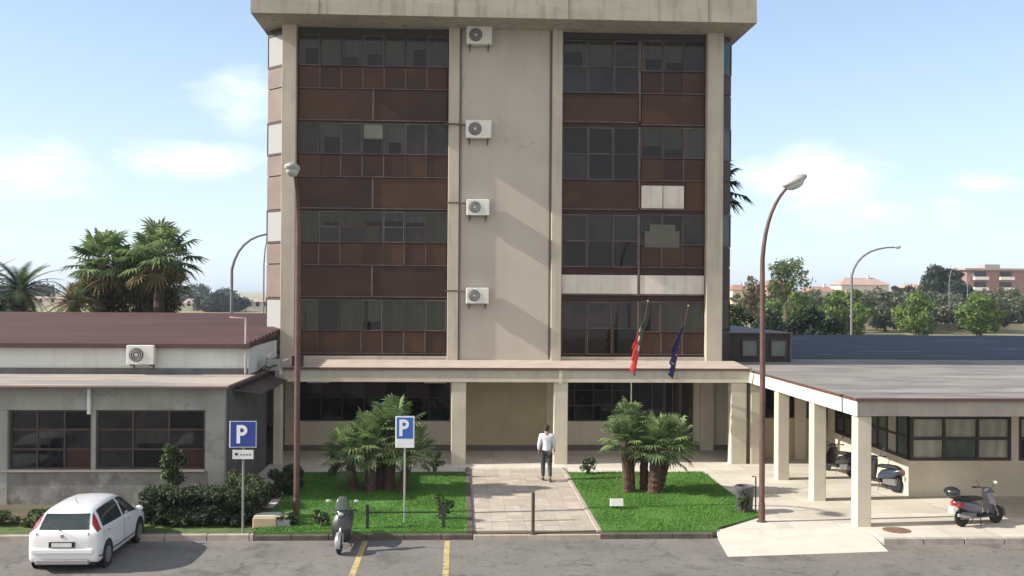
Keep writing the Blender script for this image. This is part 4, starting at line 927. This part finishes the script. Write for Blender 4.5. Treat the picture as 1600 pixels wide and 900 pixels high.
treeline(40, 260, 330, 6.5, 16000, 4, 'dark green undergrowth between the far houses', lf_far)
# hedge band at the back left under the palms
bush('garden_hedge', (-23.2, 50, 0), (6.2, 1.6, 2.85), 16000, .13, None, 'dark garden hedge under the date palms behind the red roof', 'hedge', None, 60, .7, 33, mats=[lf_dark, lf_hedge, lf_dark])
bush('garden_hedge', (-17.0, 54.0, 0), (2.6, 1.4, 4.4), 15000, .13, None, 'dark hedge under the tall fan palms behind the red roof', 'hedge', None, 50, .7, 34, mats=[lf_dark, lf_hedge, lf_palm, lf_palm_y])
tall_fan_palm(-18.9, 54, 6.2, 1.4, 'low leftmost fan palm of the clump behind the red roof', 27)
tall_fan_palm(-15.9, 54.5, 6.2, 1.7, 'low fan palm tucked under the taller right hand one behind the red roof', 28)

# ------------------------------------------------------------------ car
def build_car(loc, label, rz=0):
    t = thing('parked_car', loc, label, 'car', 'white cars parked nose to the kerb', rz)
    paint = mat('white_car_paint', (.78, .79, .80), (.76, .77, .78), 2, .28, coat=.6)
    glassm = mat('car_glass', (.02, .032, .034), (.035, .05, .05), 1.5, .06, spec=.6)
    blk = mat('black_plastic', (.018, .018, .02), None, 5, .6); redl = mat('tail_red', (.28, .015, .02), (.38, .03, .03), 12, .2, coat=.5); tyre = mat('tyre', (.015, .015, .016), None, 9, .85); rim = mat('alloy', (.42, .43, .45), None, 3, .35, metal=.7)
    # stations along y (rear -> front): y, zbottom, zshoulder, ztop, w_low, w_shoulder, w_top
    S = [(-2.00, .42, .84, .86, .62, .60, .55), (-1.97, .30, .92, .97, .76, .74, .66), (-1.88, .24, .98, 1.04, .81, .79, .68), (-1.72, .22, 1.00, 1.26, .835, .80, .63), (-1.52, .22, .99, 1.42, .84, .81, .585),
         (-1.2, .22, .97, 1.475, .842, .815, .575), (-.6, .20, .945, 1.50, .842, .82, .57), (0, .20, .925, 1.495, .842, .82, .565), (.42, .20, .91, 1.44, .842, .815, .56), (.85, .20, .895, 1.20, .842, .805, .60),
         (1.15, .20, .885, .99, .842, .80, .64), (1.5, .22, .84, .90, .835, .77, .62), (1.8, .25, .72, .80, .79, .70, .55), (1.98, .32, .58, .68, .68, .60, .45), (2.03, .42, .52, .58, .55, .48, .38)]
    def sec(st):
        y, zb, zs, zt, wl, ws, wt = st
        zm = zb+(zs-zb)*.5
        return [(0, zb), (wl*.55, zb), (wl*.93, zb+.01), (wl, zb+.09), (wl*1.005, zm), (wl*.995+ws*.005, zs-.10), (ws, zs), (ws*.3+wt*.7, zs+(zt-zs)*.72), (wt*.95, zs+(zt-zs)*.93), (wt*.75, zt+.0), (wt*.35, zt+.018), (0, zt+.022)]
    def cat(a, b, c_, d_, u): return .5*((2*b)+(-a+c_)*u+(2*a-5*b+4*c_-d_)*u*u+(-a+3*b-3*c_+d_)*u**3)
    n = len(S); Ys = []
    def st_at(q):
        i = min(int(q), n-2); u = q-i; g_ = lambda k: S[max(0, min(n-1, k))]
        return tuple(cat(g_(i-1)[j], g_(i)[j], g_(i+1)[j], g_(i+2)[j], u) for j in range(7))
    NQ = 56; rows = []
    for a in range(NQ+1):
        st = st_at(a*(n-1)/NQ); s_ = sec(st); rows.append([(x, st[0], z) for x, z in s_])
    full = []
    for r_ in rows: full.append(r_+[(-x, y, z) for x, y, z in reversed(r_[1:-1])])
    k = len(full[0]); vs = [p for r_ in full for p in r_]
    fs = [(a*k+b, a*k+(b+1) % k, (a+1)*k+(b+1) % k, (a+1)*k+b) for a in range(NQ) for b in range(k)]
    fs += [tuple(range(k-1, -1, -1)), tuple(range(NQ*k, (NQ+1)*k))]
    body = MB(); body.add(vs, fs); body.build('body', paint, t, True)
    def surf(q, s):     # s: 0..11 section coordinate, right side
        st = st_at(q); c_ = sec(st); i = min(int(s), 10); u = s-i; x, z = c_[i][0]*(1-u)+c_[i+1][0]*u, c_[i][1]*(1-u)+c_[i+1][1]*u
        return Vector((x, st[0], z))
    def patch(q0, q1, s0, s1, m_, name, off=.006, sg=1, nq=8, ns=4, mod=None, parent=t):
        mb = MB(); vs = []
        for a in range(nq+1):
            for b in range(ns+1):
                u, v_ = a/nq, b/ns; qq, ss = q0+(q1-q0)*u, s0+(s1-s0)*v_
                if mod: qq, ss = mod(u, v_)
                p = surf(qq, ss); e = .02; n_ = (surf(qq+e, ss)-surf(qq-e, ss)).cross(surf(qq, min(ss+e, 11))-surf(qq, ss-e)); n_.normalize()
                if n_.x < 0 and abs(p.x) > .05: n_ = -n_
                if n_.z < -.2: n_ = -n_
                p = p+n_*off; vs.append((p.x*sg, p.y, p.z))
        fs = [(a*(ns+1)+b, a*(ns+1)+b+1, (a+1)*(ns+1)+b+1, (a+1)*(ns+1)+b) for a in range(nq) for b in range(ns)]
        if sg < 0: fs = [f_[::-1] for f_ in fs]
        mb.add(vs, fs); return mb.build(name, m_, parent, True)
    for sg in (-1, 1):
        patch(3.9, 6.75, 6.15, 7.7, glassm, 'rear_side_window', sg=sg, mod=lambda u, v_: (3.9+(6.75-3.9)*u+(1-u)*v_*.5, 6.15+(7.75-6.15)*v_))
        patch(6.95, 9.7, 6.15, 7.7, glassm, 'front_side_window', sg=sg, mod=lambda u, v_: (6.95+(9.8-6.95)*u-u*v_*1.35, 6.15+(7.75-6.15)*v_))
        patch(2.75, 3.75, 6.0, 8.2, redl, 'tail_light', .012, sg, 5, 5, mod=lambda u, v_: (1.75+1.35*u+v_*.75, 6.0+v_*2.0))
        patch(12.0, 13.0, 5.2, 7.5, lamp_glass, 'headlight', .012, sg, 5, 4)
        for q in (4.6, 7.3): patch(q, q+.32, 5.25, 5.45, blk, 'door_handle', .03, sg, 3, 1)
        for q in (3.85, 6.85, 9.7): patch(q, q+.03, 3.2, 6.0, blk, 'door_seam', .004, sg, 1, 8)
        patch(2.0, 11.0, 2.95, 3.3, blk, 'side_skirt', .006, sg, 20, 1)
        ms = MB(); ms.ell((sg*.95, .80, 1.0), (.10, .07, .075), 10, 6); ms.build('wing_mirror', paint, t, True)
        for yy in (-1.32, 1.19):
            w_ = MB(); w_.lathe([(.0, -.10), (.20, -.10), (.30, -.08), (.31, 0), (.30, .08), (.20, .10), (0, .10)], (0, 0, 0), 'x', 24); wo_ = w_.build('wheel', tyre, t, True, (sg*.755, yy, .31))
            rr = MB(); rr.lathe([(.20, .098*sg), (.205, .106*sg), (.17, .108*sg), (.05, .10*sg), (.0, .115*sg)], (0, 0, 0), 'x', 24)
            rr.build('rim', rim, wo_, True)
            ar = MB(); ar.lathe([(.365, .845*sg), (.365, .852*sg)], (0, yy, .33), 'x', 28); ar.build('wheel_arch', blk, t)
    # rear window, wraps between the lamps
    def rearglass():
        mb = MB(); vs = []; nq, ns = 6, 12
        for a in range(nq+1):
            u = a/nq; z = 1.035+.33*u; 
            for b in range(ns+1):
                v_ = b/ns*2-1; w_ = .585-.07*u
                # rear surface: find y on the body at this height
                x = v_*w_; st = None
                for q in np.arange(1.6, 5, .02):
                    s2 = st_at(q)
                    c_ = sec(s2); zt = np.interp(abs(x), [c_[11][0], c_[10][0], c_[9][0], c_[8][0], c_[7][0], c_[6][0]], [c_[11][1], c_[10][1], c_[9][1], c_[8][1], c_[7][1], c_[6][1]])
                    if zt >= z: st = s2; break
                vs.append((x, st[0]-.014, z+.004))
        fs = [(a*(ns+1)+b, a*(ns+1)+b+1, (a+1)*(ns+1)+b+1, (a+1)*(ns+1)+b) for a in range(nq) for b in range(ns)]
        mb.add(vs, fs); mb.build('rear_window', glassm, t, True)
    rearglass()
    patch(8.75, 9.95, 8.2, 11, glassm, 'windscreen', .008, 1, 6, 6); patch(8.75, 9.95, 8.2, 11, glassm, 'windscreen', .008, -1, 6, 6)
    MB().cbox(-.72, .72, -2.045, -1.95, .50, .60, .02).build('rear_bumper_ledge', paint, t)
    MB().cbox(-.62, .62, -2.03, -1.9, .235, .34, .02).build('rear_valance', mat('grey_valance', (.30, .28, .30), None, 3, .6), t)
    p = MB().use(blk).box(-.30, .30, -2.035, -2.0, .635, .765); po = p.build('plate_recess', None, t)
    p = MB().use(white_pl).box(-.235, .235, -2.042, -2.036, .65, .745); p.build('number_plate', None, t)
    MB().lathe([(.045, -2.012), (.04, -1.99)], (0, 0, .90), 'y', 12).build('badge', mat('chrome', (.5, .5, .5), None, 3, .25, metal=.9), t)
    MB().tube([(0, -1.02, 1.50), (0, -1.18, 1.68)], [.008, .004], 5).build('aerial', blk, t)
    MB().tube([(.0, -2.03, 1.03), (-.28, -1.87, 1.11)], .01, 5).build('rear_wiper', blk, t)
    MB().tube([(-.5, -1.98, .22), (-.5, -2.04, .22)], .03, 8).build('exhaust_tip', blk, t)
    MB().box(-.70, .70, -1.75, 1.8, .14, .30).build('underside', blk, t)
    for sg in (-1, 1): MB().box(sg*.60-.004, sg*.60+.004, -1.992, -1.95, .60, .98).build('tailgate_seam', blk, t)
    MB().box(-.60, .60, -1.999, -1.96, .612, .620).build('tailgate_seam', blk, t)
    t.scale = (.89, .87, .88)
    return t
car = build_car((-8.34, 23.80, 0), 'white five-door hatchback seen from behind at the left kerb')
car2 = copy_tree(car); car2.location = (-13.35, 23.9, 0); car2['label'] = 'white hatchback parked just outside the left edge of the photo'

# ------------------------------------------------------------------ scooters
def scooter(loc, rz, label, body_m, sec_m, topbox=False, screen=False, seat_m=None, group='parked scooters', red=True, sc_=1.0):
    """built pointing along +X, length 1.85"""
    t = thing('scooter', loc, label, 'scooter', group, rz)
    tyre = MATS['tyre']; rim = MATS['alloy']; blk = MATS['black_plastic']; seat_m = seat_m or blk
    for x in (-.64, .66):
        w_ = MB(); w_.lathe([(.12, -.045), (.20, -.058), (.255, -.03), (.262, 0), (.255, .03), (.20, .058), (.12, .045)], (0, 0, 0), 'y', 22); wo_ = w_.build('wheel', tyre, t, True, (x, 0, .262))
        r_ = MB(); r_.lathe([(.17, -.035), (.165, .035)], (0, 0, 0), 'y', 18); r_.lathe([(.04, -.06), (.04, .06)], (0, 0, 0), 'y', 8); r_.build('rim', rim, wo_, True)
    # rear body shell: lofted sections
    def loft(secs, m, name):
        mb = MB(); k = 14; vs = []
        for (x, z, w_, h) in secs:
            for i in range(k): a = 2*math.pi*i/k; vs.append((x+0*math.sin(a), w_*math.copysign(abs(math.cos(a))**.75, math.cos(a)), z+h*math.copysign(abs(math.sin(a))**.75, math.sin(a))))
        n_ = len(secs); fs = [(i*k+j, i*k+(j+1) % k, (i+1)*k+(j+1) % k, (i+1)*k+j) for i in range(n_-1) for j in range(k)]+[tuple(range(k-1, -1, -1)), tuple(range((n_-1)*k, n_*k))]
        mb.add(vs, fs); return mb.build(name, m, t, True)
    loft([(-.98, .72, .05, .03), (-.92, .70, .11, .08), (-.7, .62, .165, .13), (-.4, .56, .18, .17), (-.15, .50, .17, .17), (-.02, .42, .15, .12)], body_m, 'rear_body')
    loft([(-.8, .78, .10, .04), (-.6, .80, .145, .06), (-.3, .78, .155, .07), (0, .76, .14, .06), (.08, .75, .08, .03)], seat_m, 'seat')
    f = MB(); f.cbox(-.15, .42, -.16, .16, .24, .31, .02); f.build('footboard', blk, t)
    # leg shield, slanting
    f = MB(); n_ = 8
    A_ = []
    for i in range(n_+1):
        u = i/n_; x = .36+.10*math.sin(u*1.8)-.12*max(0, u-.6); z = .26+.66*u; w_ = .17+.08*math.sin(u*math.pi)*1.0; xx = .40-.10*u+.06*math.sin(u*3.1)
        A_.append((xx, z, w_))
    vs = []
    for (x, z, w_) in A_:
        vs += [(x-.03, -w_, z), (x+.06, -w_*.5, z), (x+.085, 0, z), (x+.06, w_*.5, z), (x-.03, w_, z), (x-.045, w_*.5, z), (x-.05, 0, z), (x-.045, -w_*.5, z)]
    fs = [(i*8+j, i*8+(j+1) % 8, (i+1)*8+(j+1) % 8, (i+1)*8+j) for i in range(n_) for j in range(8)]+[(7, 6, 5, 4, 3, 2, 1, 0), tuple(range(n_*8, n_*8+8))]
    f.add(vs, fs); f.build('leg_shield', body_m, t, True)
    fk = MB(); fk.tube([(.34, 0, .95), (.46, 0, .62), (.60, 0, .42)], .028)
    for s_ in (-1, 1): fk.tube([(.55, s_*.07, .50), (.66, s_*.075, .262)], .02)
    fk.build('fork', sec_m, t)
    m_ = MB(); vs = []; k = 9
    for i in range(k+1):
        a = R(-10)+R(150)*i/k; cx, cz = .66+.30*math.cos(a), .262+.30*math.sin(a); vs += [(cx, -.07, cz-.015), (cx+.012*math.cos(a), 0, cz+.015), (cx, .07, cz-.015), (cx-.01, 0, cz-.012)]
    m_.add(vs, [(i*4+j, i*4+(j+1) % 4, (i+1)*4+(j+1) % 4, (i+1)*4+j) for i in range(k) for j in range(4)]+[(3, 2, 1, 0), (k*4, k*4+1, k*4+2, k*4+3)]); m_.build('front_mudguard', sec_m, t, True)
    loft([(.20, .97, .08, .04), (.28, .98, .13, .075), (.38, .97, .12, .08), (.44, .95, .06, .05)], body_m, 'headset')
    MB().ell((.425, 0, .955), (.035, .075, .055), 12, 6).build('headlight', MATS['lamp_glass'], t, True)
    hb = MB().tube([(.16, -.36, 1.00), (.24, -.2, 1.02), (.28, 0, 1.0), (.24, .2, 1.02), (.16, .36, 1.00)], .016)
    hb.build('handlebar', dark_metal, t)
    for s_ in (-1, 1):
        MB().tube([(.16, s_*.25, 1.01), (.15, s_*.37, 1.0)], .024).build('grip', blk, t)
        mi = MB().tube([(.22, s_*.2, 1.02), (.24, s_*.26, 1.14), (.22, s_*.33, 1.22)], .008); mo = mi.build('mirror', dark_metal, t)
        MB().ell((.22, s_*.36, 1.25), (.02, .075, .05), 10, 6).build('mirror_glass', galv, mo, True)
    tl = MB().ell((-.965, 0, .70), (.04, .11, .06), 10, 6); tl.build('tail_light', MATS['tail_red'], t, True)
    if red: MB().cbox(-.93, -.70, -.172, .172, .60, .72, .04).build('red_tail_panel', MATS['tail_red'], t)
    MB().box(-1.06, -1.03, -.09, .09, .42, .58).build('number_plate', white_pl, t)
    e = MB().tube([(-.1, -.13, .24), (-.45, -.16, .26), (-.55, -.17, .30), (-.95, -.17, .38)], [.02, .025, .055, .05], 10); e.build('exhaust', MATS['alloy'], t, True)
    e = MB().cbox(-.75, -.15, -.1, .10, .22, .42, .04); e.build('engine', mat('engine_grey', (.20, .20, .21), None, 6, .5, metal=.5), t)
    e = MB().tube([(-.05, .10, .24), (-.10, .20, .01)], .013); e.tube([(-.05, -.10, .24), (-.10, -.18, .01)], .013); e.build('centre_stand', dark_metal, t)
    if topbox:
        b = MB(); b.ell((-1.02, 0, 1.0), (.21, .24, .155), 16, 10); b.build('top_box', mat('black_box', (.018, .022, .028), None, 4, .25, coat=.5), t, True)
        b = MB().box(-1.05, -.75, -.1, .1, .82, .86); b.tube([(-.95, .08, .84), (-.8, .08, .74)], .015); b.tube([(-.95, -.08, .84), (-.8, -.08, .74)], .015); b.build('luggage_rack', dark_metal, t)
    if screen:
        sc = MB(); vs = []; k = 8; nz_ = 6
        for i in range(nz_+1):
            u = i/nz_
            for j in range(k+1):
                v_ = j/k*2-1; ww = .19*math.sqrt(max(.02, 1-max(0, u-.35)**2*2.0)); vs.append((.36-.16*u-.05*v_*v_, v_*ww, 1.02+.36*u))
        sc.add(vs, [(i*(k+1)+j, i*(k+1)+j+1, (i+1)*(k+1)+j+1, (i+1)*(k+1)+j) for i in range(nz_) for j in range(k)])
        o = sc.build('windscreen', mat('smoky_screen', (.06, .085, .07), (.05, .065, .055), 3, .12), t, True); sm_ = o.modifiers.new('t', 'SOLIDIFY'); sm_.thickness = .006
    t.scale = (sc_, sc_, sc_)
    return t
slate = mat('slate_paint', (.10, .10, .125), (.085, .085, .11), 4, .3, coat=.5); silver = mat('silver_paint', (.36, .36, .38), None, 4, .35, metal=.4); navy = mat('navy_paint', (.02, .03, .06), (.03, .045, .075), 4, .3, coat=.5)
greyp = mat('grey_paint', (.16, .16, .17), None, 4, .35, coat=.4); blackp = mat('black_paint', (.02, .022, .024), None, 4, .3, coat=.5)
scooter((13.28, 25.55, .146), R(20), 'grey scooter with a round black top box and red tail right of the portico', slate, silver, topbox=True, sc_=.90)
scooter((-2.68, 24.15, 0), R(-93), 'black and silver scooter with tall windscreen in front of the left lawn', blackp, silver, screen=True, red=False, sc_=.90)
scooter((12.72, 30.35, .146), R(112), 'dark navy scooter leaning by the sunlit wing wall, right of the corner pillar', navy, greyp, red=False, sc_=.93)
scooter((12.42, 33.0, .146), R(108), 'dark scooter by the wing wall, half hidden behind the corner pillar', blackp, greyp, red=False, sc_=.9)

# ------------------------------------------------------------------ person
def skin_obj(name, verts, edges, radii, m, parent, root=0, sub=2):
    me = bpy.data.meshes.new(name); me.from_pydata([Vector(v_) for v_ in verts], edges, []); me.materials.append(m)
    o = bpy.data.objects.new(name, me); col.objects.link(o); o.parent = parent
    sk = o.modifiers.new('skin', 'SKIN'); sk.use_smooth_shade = True
    for i, r_ in enumerate(radii):
        d = me.skin_vertices[0].data[i]; d.radius = r_ if isinstance(r_, tuple) else (r_, r_); d.use_root = (i in (root if isinstance(root, (list, tuple)) else [root]))
    ss = o.modifiers.new('sub', 'SUBSURF'); ss.levels = sub; ss.render_levels = sub
    return o
pt = thing('person', (2.72, 31.75, .15), 'person in a white shirt and dark trousers walking away up the paved path', 'person')
J = {'pel': (0, 0, .93), 'ab': (0, .01, 1.08), 'ch': (0, .02, 1.28), 'up': (0, .02, 1.42), 'nk': (0, .03, 1.50), 'hd': (0, .045, 1.60), 'ht': (0, .04, 1.70),
     'sL': (-.17, .02, 1.41), 'eL': (-.235, -.04, 1.14), 'wL': (-.24, .05, .92), 'hL': (-.24, .08, .84), 'sR': (.17, .02, 1.41), 'eR': (.24, .05, 1.14), 'wR': (.25, .15, .93), 'hR': (.245, .18, .86),
     'pL': (-.09, 0, .90), 'kL': (-.10, .10, .50), 'aL': (-.10, .06, .10), 'tL': (-.105, .20, .04), 'pR': (.09, 0, .90), 'kR': (.10, .0, .50), 'aR': (.10, -.20, .12), 'tR': (.105, -.10, .045)}
nm = list(J); ix = {k: i for i, k in enumerate(nm)}
E_ = [('pel', 'ab'), ('ab', 'ch'), ('ch', 'up'), ('up', 'nk'), ('nk', 'hd'), ('hd', 'ht'), ('up', 'sL'), ('sL', 'eL'), ('eL', 'wL'), ('wL', 'hL'), ('up', 'sR'), ('sR', 'eR'), ('eR', 'wR'), ('wR', 'hR'), ('pel', 'pL'), ('pL', 'kL'), ('kL', 'aL'), ('aL', 'tL'), ('pel', 'pR'), ('pR', 'kR'), ('kR', 'aR'), ('aR', 'tR')]
RAD = dict(pel=(.14, .10), ab=(.135, .095), ch=(.155, .105), up=(.13, .09), nk=.055, hd=(.075, .09), ht=(.065, .075), sL=.06, eL=.042, wL=.028, hL=(.036, .02), sR=.06, eR=.042, wR=.028, hR=(.036, .02), pL=.085, kL=.055, aL=.038, tL=(.04, .028), pR=.085, kR=.055, aR=.038, tR=(.04, .028))
V_ = [J[k] for k in nm]; RR = [RAD[k] for k in nm]; EE = [(ix[a], ix[b]) for a, b in E_]; roots = [ix['pel']]
for s_, h in ((-1, 'hL'), (1, 'hR')):
    hx = J[h]
    for q in range(5):
        o_ = len(V_); ln = [.055, .075, .082, .076, .060][q]; yy = [-.02, .024, .008, -.008, -.022][q]+.0; out = [.02, 0, 0, 0, 0][q]
        a = Vector(hx)+Vector((-s_*.0, yy+(.03 if q == 0 else 0), -.01)); b = a+Vector((-s_*.012, .012 if q == 0 else .002, -ln*.55)); c_ = b+Vector((-s_*.018, .0, -ln*.45))
        V_ += [a, b, c_]; RR += [.010, .009, .008]; EE += [(o_, o_+1), (o_+1, o_+2)]; roots.append(o_)
body = skin_obj('body', V_, EE, RR, skin_m, pt, roots)
fc = MB(); fc.ell((-.033, .125, 1.625), (.012, .008, .008), 8, 5); fc.ell((.033, .125, 1.625), (.012, .008, .008), 8, 5); fc.build('eyes', white_pl, pt, True)
sh = ['ab0', 'ab', 'ch', 'up', 'nk', 'sL', 'eL', 'wL', 'sR', 'eR', 'wR']; JJ = dict(J); JJ['ab0'] = (0, 0, .92); JJ['nk'] = (0, .03, 1.475); JJ['wL'] = (-.24, .04, .955); JJ['wR'] = (.25, .14, .965)
i2 = {k: i for i, k in enumerate(sh)}
skin_obj('shirt', [JJ[k] for k in sh], [(i2[a], i2[b]) for a, b in (('ab0', 'ab'), ('ab', 'ch'), ('ch', 'up'), ('up', 'nk'), ('up', 'sL'), ('sL', 'eL'), ('eL', 'wL'), ('up', 'sR'), ('sR', 'eR'), ('eR', 'wR'))],
         [(.165, .125), (.165, .122), (.178, .128), (.150, .108), .066, .078, .060, .045, .078, .060, .045], shirt_m, pt, 1)
tr = ['pel', 'pL', 'kL', 'aL', 'pR', 'kR', 'aR']; JT = dict(J); JT['pel'] = (0, 0, .96); JT['aL'] = (-.10, .062, .12); JT['aR'] = (.10, -.19, .15); i3 = {k: i for i, k in enumerate(tr)}
skin_obj('trousers', [JT[k] for k in tr], [(i3[a], i3[b]) for a, b in (('pel', 'pL'), ('pL', 'kL'), ('kL', 'aL'), ('pel', 'pR'), ('pR', 'kR'), ('kR', 'aR'))], [(.155, .112), .102, .078, .062, .102, .078, .062], trous_m, pt)
for a, b in (('aL', 'tL'), ('aR', 'tR')):
    s = MB(); pa, pb = Vector(J[a]), Vector(J[b]); c_ = (pa+pb)/2; c_.z = max(.045, c_.z-.03); s.ell(c_, (.052, .14, .045), 10, 6, Matrix.Rotation(R(-6) if a == 'aL' else R(18), 3, 'X')); s.build('shoe', shoe_m, pt, True)
s = MB(); s.ell((0, .030, 1.665), (.092, .105, .085), 14, 8); s.ell((0, .0, 1.62), (.082, .075, .075), 12, 8); s.build('hair', hair_m, pt, True)

# ------------------------------------------------------------------ air
hzm = bpy.data.materials.new('haze'); hzm.use_nodes = True; nt = hzm.node_tree; nt.nodes.remove(nt.nodes['Principled BSDF'])
pvn = nt.nodes.new('ShaderNodeVolumePrincipled'); pvn.inputs['Density'].default_value = .00028; pvn.inputs['Color'].default_value = (.80, .88, 1.0, 1); pvn.inputs['Anisotropy'].default_value = .2
nt.links.new(pvn.outputs[0], nt.nodes['Material Output'].inputs['Volume'])
tag(MB().box(-6100, 6100, -80, 9100, -1.7, 26).build('haze', hzm), 'thin pale haze over the far plain', 'haze', kind='stuff')
